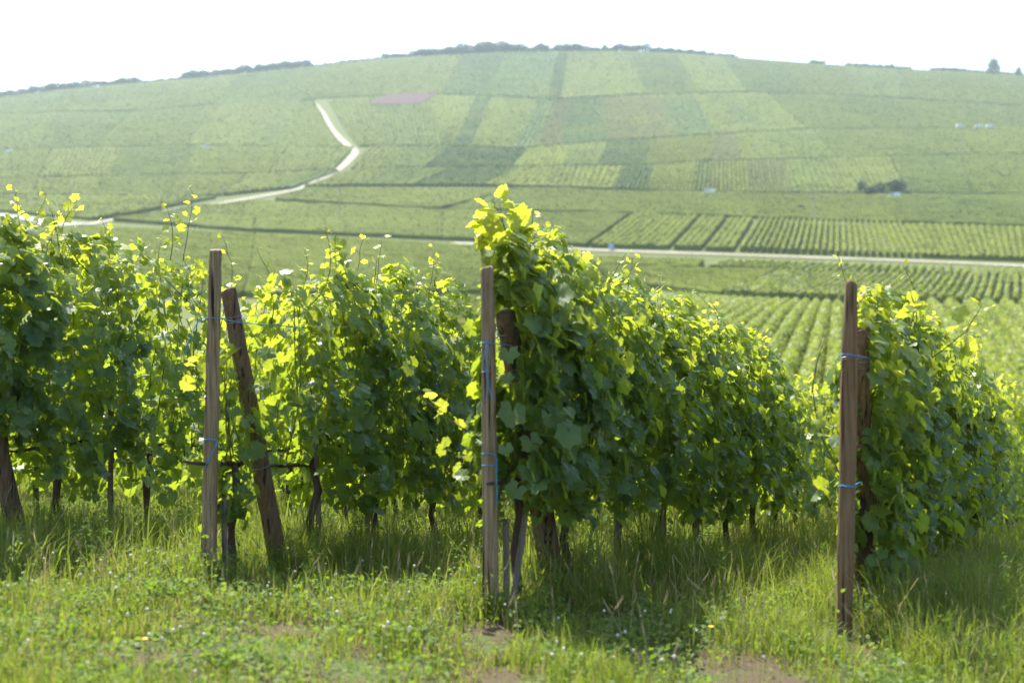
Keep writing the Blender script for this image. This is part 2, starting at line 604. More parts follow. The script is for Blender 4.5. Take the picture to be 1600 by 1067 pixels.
def cells(lo, hi, divs, d=1.2, bucket='hill', **kw):
    """plots between two boundary lines; divs: (x on the near line, x on the far line, class, options) marks each left edge"""
    for (x0, x0t, cls, opt), (x1, x1t, _, _) in zip(divs[:-1], divs[1:]):
        if cls is None:
            continue
        g = opt.get('gap', -0.2)
        q = [(x0 + g, ly(lo, x0, -d)), (x1 - g, ly(lo, x1, -d)), (x1t - g, ly(hi, x1t, d * 0.4)), (x0t + g, ly(hi, x0t, d * 0.4))]
        o = dict(kw)
        o.update(opt)
        o.pop('gap', None)
        plot(q, cls, bucket=bucket, **o)


S5 = dict(wf=0.66, spacing=1.75)
S6 = dict(wf=0.74, spacing=1.75)
AC = dict(across=True)
cells('q7', 'sky', [(-80, -60, 'M', AC), (70, 110, 'L', AC), (230, 270, 'L', {}), (330, 380, 'M', AC), (470, 520, 'L', AC), (590, 640, 'L', {}),
                    (690, 720, 'D', dict(wf=0.8)), (770, 790, 'D', {}), (855, 872, 'D', S6), (876, 890, 'L', {}), (960, 948, 'L', {}), (1010, 985, 'M', AC),
                    (1090, 1060, 'L', {}), (1170, 1130, 'M', AC), (1260, 1220, 'L', AC), (1350, 1320, 'M', {}), (1430, 1400, 'L', AC), (1530, 1500, 'L', AC),
                    (1680, 1640, None, {})])
cells('q6', 'q7', [(-80, -60, 'L', AC), (60, 90, 'M', AC), (150, 200, 'L', AC), (290, 340, 'L', {}), (395, 440, 'M', {}), (440, 470, 'L', AC), (534, 488, None, {}),
                   (562, 512, 'L', {}), (600, 584, 'M', {}), (690, 676, 'L', {}), (706, 744, 'D', S6), (735, 768, 'L', {}), (800, 840, 'D', {}), (835, 866, 'T', S5),
                   (880, 892, 'D', S6), (950, 938, 'T', S5), (1000, 968, 'T', S6), (1060, 1030, 'D', {}), (1122, 1082, 'L', {}), (1160, 1120, 'M', {}),
                   (1195, 1150, 'L', {}), (1260, 1200, 'L', AC), (1350, 1290, 'M', AC), (1440, 1390, 'L', AC), (1560, 1500, 'M', AC), (1680, 1640, None, {})])
cells('q5b', 'q6', [(-80, -80, 'L', AC), (60, 80, 'L', {}), (170, 190, 'M', AC), (280, 310, 'L', AC), (420, 450, 'L', {}), (520, 552, None, {}), (548, 575, 'L', {}),
                    (600, 640, 'M', {}), (660, 700, 'D', S5), (720, 770, 'D', S5), (800, 826, 'Y', {}), (880, 890, 'M', {}), (930, 950, 'D', S6), (1010, 1018, 'Y', S5),
                    (1105, 1116, 'T', S6), (1160, 1150, 'L', {}), (1230, 1190, 'M', {}), (1310, 1270, 'L', AC), (1420, 1380, 'L', AC), (1520, 1500, 'Y', AC),
                    (1680, 1660, None, {})])
cells('q5', 'q5b', [(-80, -80, 'L', AC), (50, 60, 'L', AC), (150, 160, 'M', AC), (260, 280, 'L', AC), (350, 385, 'L', {}), (418, 505, 'D', dict(wf=0.8)), (455, 530, None, {}),
                    (475, 556, 'L', {}), (540, 610, 'M', {}), (640, 700, 'D', S5), (755, 810, 'Y', {}), (850, 866, 'L', {}), (900, 910, 'Y', {}), (955, 975, 'D', S5),
                    (1010, 1022, 'Y', S6), (1080, 1088, 'M', S5), (1110, 1112, 'Y', S6), (1172, 1168, 'T', S5), (1240, 1225, 'M', {}), (1330, 1300, 'L', {}),
                    (1420, 1390, 'M', AC), (1520, 1500, 'L', AC), (1680, 1660, None, {})])
# the belt under the foot line and the left-hand plots round the track
plot([(432, 314), (690, 329), (800, 300), (480, 297)], 'L', across=True)
plot([(700, 330.5), (1000, 336), (1000, 303.5), (808, 298)], 'L', across=True, wf=0.84)
plot([(1000, 336), (1180, 343), (1200, 306.5), (1000, 303.7)], 'L', across=True, wf=0.84)
plot([(1180, 343), (1400, 350.5), (1400, 307), (1200, 306.5)], 'L', across=True, wf=0.86)
plot([(1400, 350.5), (1680, 358), (1680, 307), (1400, 307)], 'M', across=True)
plot([(-60, 325), (146, 345), (276, 321), (-60, 309)], 'L', across=True)
plot([(150, 345), (276, 321.5), (338, 311), (-20, 308.5)], 'L')
plot([(178, 347), (398, 363), (398, 319), (300, 327)], 'L', across=True)
plot([(398.5, 363), (691, 376), (691, 333), (398.5, 318)], 'L', across=True)
plot([(691, 376), (756, 378), (800, 337), (691, 333)], 'L', across=True)
# valley
VK = dict(bucket='valley', spacing=1.7, step=3.0, wf=0.97)
plot([(758, 378), (916, 387), (984, 338.5), (800, 337)], 'L', across=True, **VK)
plot([(922, 387.5), (1044, 390.5), (1090, 342.5), (990, 338.5)], 'Y', **VK)
plot([(1052, 391), (1094, 392), (1134, 344.5), (1096, 343)], 'Y', **VK)
plot([(1102, 392.5), (1146, 394), (1176, 346.5), (1140, 345)], 'Y', **VK)
plot([(1440, 403.5), (1680, 412), (1680, 362), (1412, 354.5)], 'Y', **VK)
plot([(760, 412), (922, 419), (922, 408), (762, 400)], 'L', across=True, **VK)
plot([(926, 418), (1090, 423), (1100, 413), (930, 408.5)], 'Y', across=True, **VK)
plot([(1000, 449), (1130, 466), (1212, 428), (930, 421)], 'Y', across=True, **dict(VK, wf=0.78))
plot([(762, 460), (985, 444), (925, 424), (762, 404)], 'Y', across=True, **VK)
plot([(-60, 462), (380, 466), (398, 371.5), (-60, 351)], 'Y', across=True, **VK)
plot([(381, 466), (758, 460), (756, 391), (398, 371.5)], 'Y', across=True, **VK)
plot([(560, 520), (990, 530), (990, 470), (560, 474)], 'Y', across=True, **VK)
vine_mats = ['vines_light', 'vines_mid', 'vines_dark', 'vines_yellow', 'vines_tan']
tag(BUCK['hill'].obj('hillside_vines', vine_mats), 'patchwork of light and dark green vineyard plots covering the hillside', 'vineyard', kind='stuff')
tag(BUCK['valley'].obj('valley_vines', vine_mats), 'dense yellow-green vineyard plots on the valley floor', 'vineyard', kind='stuff')


def row_objects(q, spacing, wf, h, label, group, cards=0, csize=0.3, step=1.6, mat=3, nrows=None):
    P, loc = grid_rows(q, spacing, step, False, nrows)
    for r in range(len(P)):
        half = np.minimum(loc * wf / 2, 0.62)
        V, Qf = ridge(P[r], half, h, 0.16, 0.07)
        mb = MB()
        base = np.array([*P[r][0], float(H(*P[r][0]))])
        mb.add(V - base, [Qf], 0, 0.4, 0.0)
        if cards:
            m = len(P[r])
            Lr = np.linalg.norm(np.diff(P[r], axis=0), axis=1).sum()
            nc = int(Lr * cards)
            idx = rng.random(nc) * (m - 1.001)
            i0 = idx.astype(int)
            f = (idx - i0)[:, None]
            pc = P[r][i0] * (1 - f) + P[r][i0 + 1] * f
            T = P[r][i0 + 1] - P[r][i0]
            T /= np.linalg.norm(T, axis=1)[:, None]
            N = np.stack([-T[:, 1], T[:, 0]], -1)
            a = rng.uniform(-0.15, np.pi + 0.15, nc)
            pc = pc + N * (np.cos(a) * half[i0] * 1.15)[:, None]
            z = H(pc[:, 0], pc[:, 1]) + h * (0.42 + 0.66 * np.clip(np.sin(a), -0.3, 1)) * rng.uniform(0.85, 1.12, nc)
            cen = np.column_stack([pc, z]) - base
            nrm = np.column_stack([N * np.cos(a)[:, None], np.sin(a)]) + 0.6 * rng.normal(size=(nc, 3))
            nrm /= np.linalg.norm(nrm, axis=1)[:, None]
            t1 = np.cross(nrm, rng.normal(size=(nc, 3)))
            t1 /= np.linalg.norm(t1, axis=1)[:, None]
            t2 = np.cross(nrm, t1)
            sz = csize * rng.uniform(0.5, 1.2, nc)[:, None] / 2
            CV = np.stack([cen - t1 * sz, cen - t2 * sz * 0.8, cen + t1 * sz, cen + t2 * sz * 0.8], 1).reshape(-1, 3)
            mb.add(CV, [np.arange(nc * 4).reshape(-1, 4)], 1, np.repeat(rng.random(nc), 4), np.repeat(np.clip(rng.normal(0.35, 0.25, nc), 0, 1), 4))
        o = mb.obj('vine_row', [vine_mats[mat], 'row_leaf'], loc=base)
        tag(o, label, 'vine row', group)


row_objects([(770, 545), (1440, 690), (1352, 490), (1060, 470)], 1.7, 0.40, 1.45, 'bushy vine row slanting away just beyond the near vines, in the closest valley block',
            'vine rows in the closest valley block', cards=40, csize=0.30, nrows=21)
row_objects([(1450, 690), (2000, 690), (1760, 487), (1355, 485)], 1.7, 0.95, 1.5, 'leafy vine row in the dense olive-green block right of the right post',
            'vine rows in the dense block on the right', cards=34, csize=0.36, nrows=14)
row_objects([(1130, 468), (1690, 482), (1668, 440), (1216, 430)], 1.7, 0.46, 1.5, 'vine row in the fanned striped block below the farm road',
            'vine rows fanned below the farm road', cards=9, csize=0.5, nrows=40)
row_objects([(1104, 424), (1664, 438), (1650, 429), (1140, 414)], 1.7, 0.46, 1.5, 'short vine row in the narrow striped strip right under the farm road',
            'short vine rows under the farm road', cards=9, csize=0.5, nrows=38)
row_objects([(1154, 394), (1438, 404), (1410, 354), (1184, 347)], 1.7, 0.52, 1.5, 'dark green vine row in the striped plot just above the farm road',
            'vine rows above the farm road', cards=7, csize=0.5, nrows=26)

# bare red plot on the hill
rp = np.array([at(*c) for c in ((572, 168), (655, 166), (684, 149.5), (606, 151))])
n = 9
s, t = np.meshgrid(np.linspace(0, 1, n), np.linspace(0, 1, n), indexing='ij')
X = ((1 - s) * (1 - t))[..., None] * rp[0] + (s * (1 - t))[..., None] * rp[1] + (s * t)[..., None] * rp[2] + ((1 - s) * t)[..., None] * rp[3]
X[..., 2] = H(X[..., 0], X[..., 1]) + 1.7
V = X.reshape(-1, 3)
i = np.arange(n - 1)[:, None] * n
j = np.arange(n - 1)[None, :]
Q = np.stack([i + j, i + n + j, i + n + j + 1, i + j + 1], -1).reshape(-1, 4)
tag(build('bare_field', V, [Q], 'red_earth'), 'reddish brown bare plot high on the hillside', 'field', kind='structure')

# ------------------------------------------------------------------ trees, vans and poles far away


def crown_mesh(seed, nq, blobs, size):
    r = np.random.default_rng(seed)
    mb = MB()
    for (c, rad) in blobs:
        n = int(nq * rad[0] * rad[2])
        d = r.normal(size=(n, 3))
        d /= np.linalg.norm(d, axis=1)[:, None]
        cen = np.asarray(c) + d * np.asarray(rad) * (r.uniform(0.55, 1.08, n) ** 0.6)[:, None]
        nr = d + 0.7 * r.normal(size=(n, 3))
        nr /= np.linalg.norm(nr, axis=1)[:, None]
        t1 = np.cross(nr, r.normal(size=(n, 3)))
        t1 /= np.linalg.norm(t1, axis=1)[:, None]
        t2 = np.cross(nr, t1)
        sz = size * r.uniform(0.5, 1.2, n)[:, None] / 2
        CV = np.stack([cen - t1 * sz, cen - t2 * sz * 0.75, cen + t1 * sz, cen + t2 * sz * 0.75], 1).reshape(-1, 3)
        mb.add(CV, [np.arange(n * 4).reshape(-1, 4)], 0, np.repeat(r.random(n), 4), np.repeat(r.random(n) * 0.4, 4))
    return mb


def make_tree(name, loc, seed, label, group, tall=False, bush=False):
    """unit tree about 1 m tall, scaled by the copy"""
    r = np.random.default_rng(seed)
    root = thing(name, loc, label, 'bush' if bush else 'tree', group)
    blobs = []
    for q in range(6 if not tall else 5):
        a = r.uniform(0, 2 * np.pi)
        if tall:
            zc = 0.28 + 0.14 * q
            rr = 0.34 * (1 - 0.6 * q / 5)
            blobs.append(((0.05 * np.cos(a), 0.05 * np.sin(a), zc), (rr, rr, 0.18)))
        else:
            d = r.uniform(0.1, 0.34)
            rr = r.uniform(0.2, 0.32)
            blobs.append(((d * np.cos(a), d * np.sin(a), (0.34 if bush else 0.42) + r.uniform(-0.2, 0.26)), (rr, rr, rr * 0.85)))
    crown_mesh(seed, 3200, blobs, 0.10).obj('crown', 'tree_leaf', root)
    mb = MB()
    mb.tube([(0, 0, -0.05), (0.01, 0, 0.2), (0.02, 0.01, 0.5)], [0.035, 0.028, 0.012], 7)
    for q in range(3):
        a = q * 2.1 + r.uniform(0, 1)
        mb.tube([(0.01, 0, 0.22 + 0.05 * q), (0.12 * np.cos(a), 0.12 * np.sin(a), 0.38), (0.24 * np.cos(a), 0.24 * np.sin(a), 0.55)], [0.018, 0.012, 0.005], 5)
    mb.obj('trunk', 'tree_bark', root)
    return root


protos = []
tree_specs = []
segs = [(222, 284, 3, 5, 'far left end of the crest'), (486, 600, 2.5, 4.5, 'crest left of the track'), (924, 960, 5, 8, 'highest part of the crest'),
        (1098, 1120, 4, 6, 'right shoulder of the crest'), (0, 64, 9, 13, 'far left end of the crest'), (66, 146, 11, 14, 'far left end of the crest'), (150, 214, 8, 11, 'far left end of the crest'),
        (288, 352, 10, 14, 'crest left of the track'), (356, 482, 10, 15, 'crest left of the track'),
        (602, 634, 7, 9, 'highest part of the crest'), (642, 700, 10, 13, 'highest part of the crest'), (702, 792, 13, 18, 'highest part of the crest'),
        (794, 922, 10, 13, 'highest part of the crest'), (962, 1012, 10, 14, 'highest part of the crest'), (1016, 1096, 7, 9, 'highest part of the crest'),
        (1122, 1150, 5, 6, 'right shoulder of the crest'), (1268, 1288, 5, 7, 'right shoulder of the crest'),
        (1322, 1420, 4.5, 6, 'right shoulder of the crest'), (1456, 1506, 5, 7, 'right shoulder of the crest'), (1508, 1600, 4, 5, 'right shoulder of the crest')]
for x0, x1, h0, h1, where in segs:
    x = x0
    while x < x1:
        hp = random.uniform(h0, h1)
        tree_specs.append((x, hp, 'hazy blue-green tree in the line along the ' + where, 'trees on the ' + where, random.uniform(1.1, 1.7), 1452))
        x += hp * random.uniform(0.45, 0.75)
for x, hp in ((841, 17), (846, 15), (946, 14), (1394, 9)):
    tree_specs.append((x, hp, 'thin tree standing a little taller on the crest near the middle' if x < 900 else 'single thin pointed tree on the crest', 'taller crest trees', 0.8, 1455))
for q, (x, hp, lab, grp, wid, Y) in enumerate(tree_specs):
    u = (x - 800) / F
    X = u * Y
    sz = hp * Y / F * 1.42
    loc = (X, Y, float(H(X, Y)) - 0.2 * sz)
    if len(protos) < 6:
        o = make_tree('crest_tree', loc, 30 + q, lab, grp)
        protos.append(o)
        o.scale = (sz * wid, sz * wid, sz)
    else:
        o = copy_thing(random.choice(protos), loc, random.uniform(0, 6), lab, grp, (sz * wid, sz * wid, sz))
conif = None
for x, hp, wd, lab in ((1553, 25, 1.15, 'lone dark round-topped tree standing out on the right of the crest'), (1592, 14, 1.2, 'low dark tree at the right edge of the crest')):
    Y = 1440
    X = (x - 800) / F * Y
    o = make_tree('lone_tree', (X, Y, float(H(X, Y)) - 1.0), int(x), lab, None, tall=True)
    sz = hp * Y / F * 1.12
    o.scale = (sz * wd, sz * wd, sz)
for x, y, hp, wd, lab in ((1349, 302, 16, 1.0, 'dark bush left of the pair beside the white van'), (1358, 308, 16, 1.0, 'dark rounded bush second from the left near the white van'),
                          (1378, 306, 17, 1.0, 'paler green bush between the dark bushes above the white van'), (1401, 304, 21, 1.25, 'largest dark tree right above the white van'),
                          (1418, 308, 9, 1.6, 'low spreading bush just right of the white van'), (1252, 330, 9, 1.2, 'small bush in the plot below the right foot line')):
    P = at(x, y)
    o = make_tree('field_bush', P, int(x), lab, None, bush=True)
    sz = hp * P[1] / F * 1.55
    o.scale = (sz * wd, sz * wd, sz)


def make_van(loc, rotz, label, group=None):
    root = thing('parked_van', loc, label, 'van', group, rotz)
    prof = np.array([(-2.4, 0.35), (-2.4, 1.9), (-2.25, 2.1), (0.9, 2.1), (1.5, 1.75), (1.75, 1.2), (2.4, 1.0), (2.5, 0.4)])
    n = len(prof)
    V = np.vstack([np.column_stack([prof[:, 0], np.full(n, s * 0.92), prof[:, 1]]) for s in (-1, 1)])
    Q = np.array([[k, (k + 1) % n, n + (k + 1) % n, n + k] for k in range(n)])
    build('body', V, [Q, np.arange(n)[None, ::-1], n + np.arange(n)[None, :]], 'white_paint', root)
    for s in (-1, 1):
        mb = MB()
        mb.box((0.8, s * 0.925, 1.6), (0.9, 0.03, 0.5))
        mb.obj('side_window', 'window_glass', root)
        for x in (-1.5, 1.6):
            mb = MB()
            mb.tube([(x, s * 0.72, 0.34), (x, s * 0.95, 0.34)], [0.34, 0.34], 14)
            mb.obj('wheel', 'tyre_rubber', root)
    V = np.array([(1.52, -0.8, 1.76), (1.52, 0.8, 1.76), (1.79, 0.8, 1.22), (1.79, -0.8, 1.22)]) + np.array([0.02, 0, 0.02])
    build('windscreen', V, [np.array([[0, 1, 2, 3]])], 'window_glass', root)
    return root


van0 = make_van(at(1107, 306), R(184), 'white van parked on the path at the foot of the hill, left of the bushes')
for x, y, rz, lab in ((1396, 312, 175, 'white van parked in front of the dark bushes'), (12, 241, 170, 'white van parked at the far left of the hillside path'),
                      (322, 234, 0, 'small pale van on the hillside path left of the chalk track'),
                      (1500, 203, 4, 'leftmost white van of the row high on the right of the hill'), (1529, 203, 182, 'middle white van of the row high on the right of the hill'),
                      (1547, 203, 6, 'rightmost white van of the row high on the right of the hill')):
    P = at(x, y)
    copy_thing(van0, (P[0], P[1], P[2] + (0.4 if y > 230 else 1.2)), R(rz), lab)
van0.location.z += 0.4

# pale arched shelter on the hill
P = at(813, 236)
root = thing('arched_shelter', (P[0], P[1], P[2] + 0.2), 'small pale arched shelter standing in the middle of the hillside', 'shelter')
a = np.linspace(0, np.pi, 13)
mb = MB()
for y in (0.0, 2.6):
    mb.tube(np.column_stack([3.0 * np.cos(a), np.full(13, y), 4.3 * np.sin(a) ** 0.7]), np.full(13, 0.12), 6)
mb.obj('frame', 'pale_paint', root)
V = np.array([(2.95 * np.cos(t), y, 4.2 * np.sin(t) ** 0.7) for t in a for y in (0.0, 2.6)])
build('cover', V, [np.array([[2 * k, 2 * k + 1, 2 * k + 3, 2 * k + 2] for k in range(5, 12)])], 'pale_paint', root)
# pale blue box by the road
P = at(955, 392)
root = thing('roadside_box', P, 'tiny pale blue box standing beside the farm road', 'box')
mb = MB()
mb.box((0, 0, 0.95), (1.3, 0.8, 1.3))
mb.box((0, 0, 1.66), (1.45, 0.95, 0.12))
mb.obj('cabinet', 'blue_paint', root)
mb = MB()
for x in (-0.5, 0.5):
    mb.box((x, 0, 0.15), (0.14, 0.6, 0.34))
mb.obj('foot', 'pole_grey', root)


def make_pole(loc, h, label):
    root = thing('utility_pole', loc, label, 'pole', 'utility poles at the foot of the hill')
    mb = MB()
    mb.tube([(0, 0, -0.3), (0, 0, h)], [0.17, 0.11], 10)
    mb.obj('pole', 'pole_grey', root)
    mb = MB()
    mb.box((0, 0.14, h - 0.5), (1.7, 0.12, 0.14))
    mb.obj('crossarm', 'pole_grey', root)
    for x in (-0.75, 0, 0.75):
        mb = MB()
        mb.tube([(x, 0.14, h - 0.43), (x, 0.14, h - 0.34), (x, 0.14, h - 0.26), (x, 0.14, h - 0.18)], [0.03, 0.07, 0.04, 0.06], 8)
        mb.obj('insulator', 'pale_paint', root)
    return root


for x, y, hp, lab in ((115, 303, 27, 'leftmost slim utility pole, above the grey lane'), (348, 318, 30, 'slim utility pole beside the bend of the lower track'),
                      (530, 350, 57, 'tallest slim utility pole, left of the middle post'), (1272, 346, 42, 'slim utility pole right of the middle above the striped plot')):
    P = at(x, y)
    make_pole(P, hp * P[1] / F, lab)

# ------------------------------------------------------------------ the near vine rows
RD = np.array([0.387, 0.922, 0.0])      # along the rows, away from the camera
RN = np.array([0.922, -0.387, 0.0])     # towards the side the camera sees
UP = np.array([0.0, 0.0, 1.0])


def leaf_templates():
    out = []
    for v in range(5):
        r = np.random.default_rng(100 + v)
        ang = np.radians(np.linspace(-90 + 14, 270 - 14, 25))
        rad = []
        for a in ang:
            d = np.degrees(a) - 90
            L = max(np.exp(-(d / 27) ** 2) * 1.0, np.exp(-((abs(d) - 64) / 24) ** 2) * 0.93, np.exp(-((abs(d) - 126) / 26) ** 2) * 0.84)
            rad.append(0.70 + 0.30 * L)
        rad = np.array(rad) * (1 + 0.07 * np.where(np.arange(25) % 2, 1, -1)) * (1 + 0.05 * r.normal(size=25))
        x, y = rad * np.cos(ang), rad * np.sin(ang)
        ring = np.column_stack([x, y])
        mid = ring * 0.5
        V2 = np.vstack([[[0, -0.05]], mid, ring])
        fold = r.uniform(0.05, 0.32)
        droop = r.uniform(0.08, 0.38)
        wave = r.uniform(0.03, 0.09)
        z = fold * np.abs(V2[:, 0]) - droop * (V2[:, 1] ** 2) - 0.12 * V2[:, 0] ** 2
        z[26:] += wave * np.sin(np.arange(25) * 1.9 + r.uniform(0, 6))
        V = np.column_stack([V2 * 0.5, z * 0.5])       # leaf about 1 wide
        k = np.arange(24)
        T = np.vstack([np.stack([np.zeros(24, int), 1 + k, 2 + k], -1)])
        Q = np.stack([1 + k, 26 + k, 27 + k, 2 + k], -1)
        out.append((V, T, Q))
    return out


LEAF = leaf_templates()


def leaves(mb, pos, nrm, tip, size, tint, age, mi=0, r=rng):
    n = len(pos)
    nrm = nrm / (np.linalg.norm(nrm, axis=1)[:, None] + 1e-9)
    tip = tip - nrm * np.sum(tip * nrm, 1)[:, None]
    tip /= np.linalg.norm(tip, axis=1)[:, None] + 1e-9
    side = np.cross(tip, nrm)
    which = r.integers(0, len(LEAF), n)
    for v, (V, T, Q) in enumerate(LEAF):
        k = np.where(which == v)[0]
        if not len(k):
            continue
        W = pos[k][:, None, :] + size[k][:, None, None] * (V[None, :, 0, None] * side[k][:, None, :] + V[None, :, 1, None] * tip[k][:, None, :] + V[None, :, 2, None] * nrm[k][:, None, :])
        off = (np.arange(len(k)) * len(V))[:, None, None]
        mb.add(W.reshape(-1, 3), [(T[None] + off).reshape(-1, 3), (Q[None] + off).reshape(-1, 4)], mi,
               np.repeat(tint[k], len(V)), np.repeat(age[k], len(V)))


def cane_path(p0, p1, bend, r, n=7):
    t = np.linspace(0, 1, n)[:, None]
    b = np.array([r.normal(), r.normal(), 0]) * bend
    w = np.cumsum(r.normal(size=(n, 3)) * 0.008, axis=0)
    return p0 * (1 - t) + p1 * t + np.sin(t * np.pi) * b + w


def shoot(root, p0, p1, r, leaf=0.085, nleaf=9, bend=0.06, start=0.3, tipage=1.0, arch=0.0):
    """one long shoot with its own leaves, smaller and younger towards its tip"""
    path = cane_path(np.asarray(p0, float), np.asarray(p1, float), bend, r, 9)
    if arch:
        t = np.linspace(0, 1, 9)
        path[:, 2] += np.sin(t * np.pi) * arch
    mb = MB()
    mb.tube(path, np.linspace(0.0042, 0.0016, 9), 5, 1)
    t = np.linspace(start, 1.0, nleaf)
    idx = t * 8
    pts = np.column_stack([np.interp(idx, np.arange(9), path[:, q]) for q in range(3)])
    sgn = np.where(np.arange(nleaf) % 2, 1.0, -1.0)[:, None]
    lat = np.cross(path[-1] - path[0], r.normal(size=3))
    lat /= np.linalg.norm(lat) + 1e-9
    d = sgn * lat + 0.5 * r.normal(size=(nleaf, 3)) + np.array([0, 0, 0.25])
    d /= np.linalg.norm(d, axis=1)[:, None]
    sz = leaf * (1.12 - 0.58 * t) * r.uniform(0.8, 1.2, nleaf)
    pos = pts + d * sz[:, None] * 0.7
    nrm = UP * 0.55 + 0.7 * r.normal(size=(nleaf, 3))
    leaves(mb, pos, nrm, d - UP * 0.25, sz, r.random(nleaf), np.clip(0.15 + (tipage - 0.15) * t + 0.1 * r.normal(size=nleaf), 0, 1), 0, r)
    for a, b in zip(pts, pos):
        mb.tube([a, (a + b) / 2 + UP * 0.004, b], [0.0014, 0.0012, 0.001], 4, 1, caps=False)
    return mb.obj('shoot', ['vine_leaf', 'cane'], root, smooth=True)


def make_vine(base, seed, label, group, hb=0.45, ht=1.95, hw=0.27, n=1450, s0=-0.58, s1=0.58, size=0.101, nshoot=3, young=0.34, ncane=6, trunk=True,
              topthin=0.0, left=1.0, clear=None):
    r = np.random.default_rng(seed)
    root = thing('grapevine', base, label, 'grapevine', group)
    # trunk: short gnarled stem dividing at the lowest wire
    if trunk:
        mb = MB()
        q = np.array([[0, 0, -0.08], [0.015, 0.01, 0.15], [-0.012, 0.0, 0.32], [0.02, -0.01, 0.52], [0.01, 0.0, 0.7]])
        q[:, :2] += r.normal(size=(5, 2)) * 0.009
        mb.tube(q, [0.034, 0.026, 0.024, 0.027, 0.02], 9)
        for sg in (-1, 1):
            e = q[-1] + RD * sg * 0.42 + UP * 0.06
            mb.tube(cane_path(q[-1], e, 0.03, r), np.linspace(0.017, 0.008, 7), 7)
        mb.obj('trunk', 'vine_bark', root, smooth=True)
    slope = np.array([0, 0, -0.125])
    # canes growing up between the wires
    for c in range(ncane):
        sc = s0 + (s1 - s0) * (c + r.uniform(0.2, 0.8)) / ncane
        p0 = RD * sc * 0.9 + UP * 0.7 + slope * sc
        p1 = RD * (sc + r.normal() * 0.12) + RN * r.normal() * 0.1 + UP * (ht * r.uniform(0.86, 1.0)) + slope * sc
        mb = MB()
        mb.tube(cane_path(p0, p1, 0.05, r), np.linspace(0.0055, 0.003, 7), 5)
        mb.obj('cane', 'cane', root, smooth=True)
    # foliage wall
    s = r.uniform(s0, s1, n)
    ph = r.uniform(0, 6, 6)
    top = ht + 0.09 * np.sin(s * 5.5 + ph[0]) + 0.06 * np.sin(s * 13 + ph[1])
    bot = hb + 0.12 * np.sin(s * 6 + ph[2]) + 0.09 * np.sin(s * 15 + ph[3])
    t = r.random(n) ** (1.0 + topthin)
    z = bot + (top - bot) * t
    wdt = hw * (0.78 + 0.3 * np.sin(np.pi * np.clip(t * 0.85 + 0.12, 0, 1))) * np.where(t > 0.75, 1 - 0.75 * (t - 0.75) / 0.25, 1)
    wdt = wdt * (1 + 0.28 * np.sin(s * 9 + z * 6 + ph[4]) + 0.2 * np.sin(z * 11 - s * 5 + ph[5]))
    sd = np.where(r.random(n) < 0.56, 1.0, -1.0)
    depth = np.where(r.random(n) < 0.24, r.random(n), 1 - 0.28 * np.abs(r.normal(size=n)))
    lat = sd * wdt * depth
    lat = np.where(lat < 0, lat * left, lat)
    pos = s[:, None] * RD + lat[:, None] * RN + z[:, None] * UP + s[:, None] * slope
    if s0 > -0.3:      # the end of a row: close the end face too
        e = r.random(n) < 0.16
        pos[e] += RD * ((s0 - 0.05 + 0.1 * r.random(e.sum())) - s[e])[:, None]
    upw = 0.45 + 0.8 * np.clip((t - 0.7) / 0.3, 0, 1)
    nrm = (sd * 0.85)[:, None] * RN + upw[:, None] * UP + 0.48 * r.normal(size=(n, 3))
    tip = -UP * 0.85 + (sd * 0.35)[:, None] * RN + 0.5 * r.normal(size=(n, 3))
    sz = size * np.clip(r.normal(1.0, 0.24, n), 0.45, 1.6) * np.where(t > 0.8, 0.82, 1.0)
    age = np.clip(young * np.clip((t - 0.45) / 0.5, 0, 1) + 0.55 * (r.random(n) < 0.05) + 0.06 * r.normal(size=n), 0, 1)
    if clear:      # foliage tied back so that the strut head stays free
        wp = pos + np.asarray(base)
        px, py = 800 + F * wp[:, 0] / wp[:, 1], HZ - F * (wp[:, 2] - EYE) / wp[:, 1]
        k = np.ones(n, bool)
        for c0, c1, c2, c3 in clear:
            k &= ~((px > c0) & (px < c1) & (py > c2) & (py < c3))
        pos, nrm, tip, sz, age = pos[k], nrm[k], tip[k], sz[k], age[k]
        n = len(pos)
    mb = MB()
    leaves(mb, pos, nrm, tip, sz, r.random(n), age, 0, r)
    mb.obj('foliage', 'vine_leaf', root, smooth=True)
    for c in range(nshoot):
        sc = r.uniform(s0 * 0.9, s1 * 0.9)
        p0 = RD * sc + RN * r.normal() * 0.06 + UP * (ht - 0.25) + slope * sc
        p1 = p0 + UP * r.uniform(0.28, 0.58) + RD * r.normal() * 0.09 + RN * r.normal() * 0.1
        shoot(root, p0, p1, r, leaf=r.uniform(0.07, 0.095), nleaf=int(r.integers(6, 10)))
    return root


ENDS = {0: np.array([-3.37, 8.4]), 1: np.array([-1.70, 8.0]), 2: np.array([-0.112, 7.3]), 3: np.array([1.69, 7.25])}
ROWNAME = {0: 'row at the left edge', 1: 'row behind the left post', 2: 'row behind the middle post', 3: 'row behind the right post'}


def onrow(k, s, lat=0.0):
    p = ENDS[k] + RD[:2] * s + RN[:2] * lat
    return np.array([p[0], p[1], float(H(p[0], p[1]))])


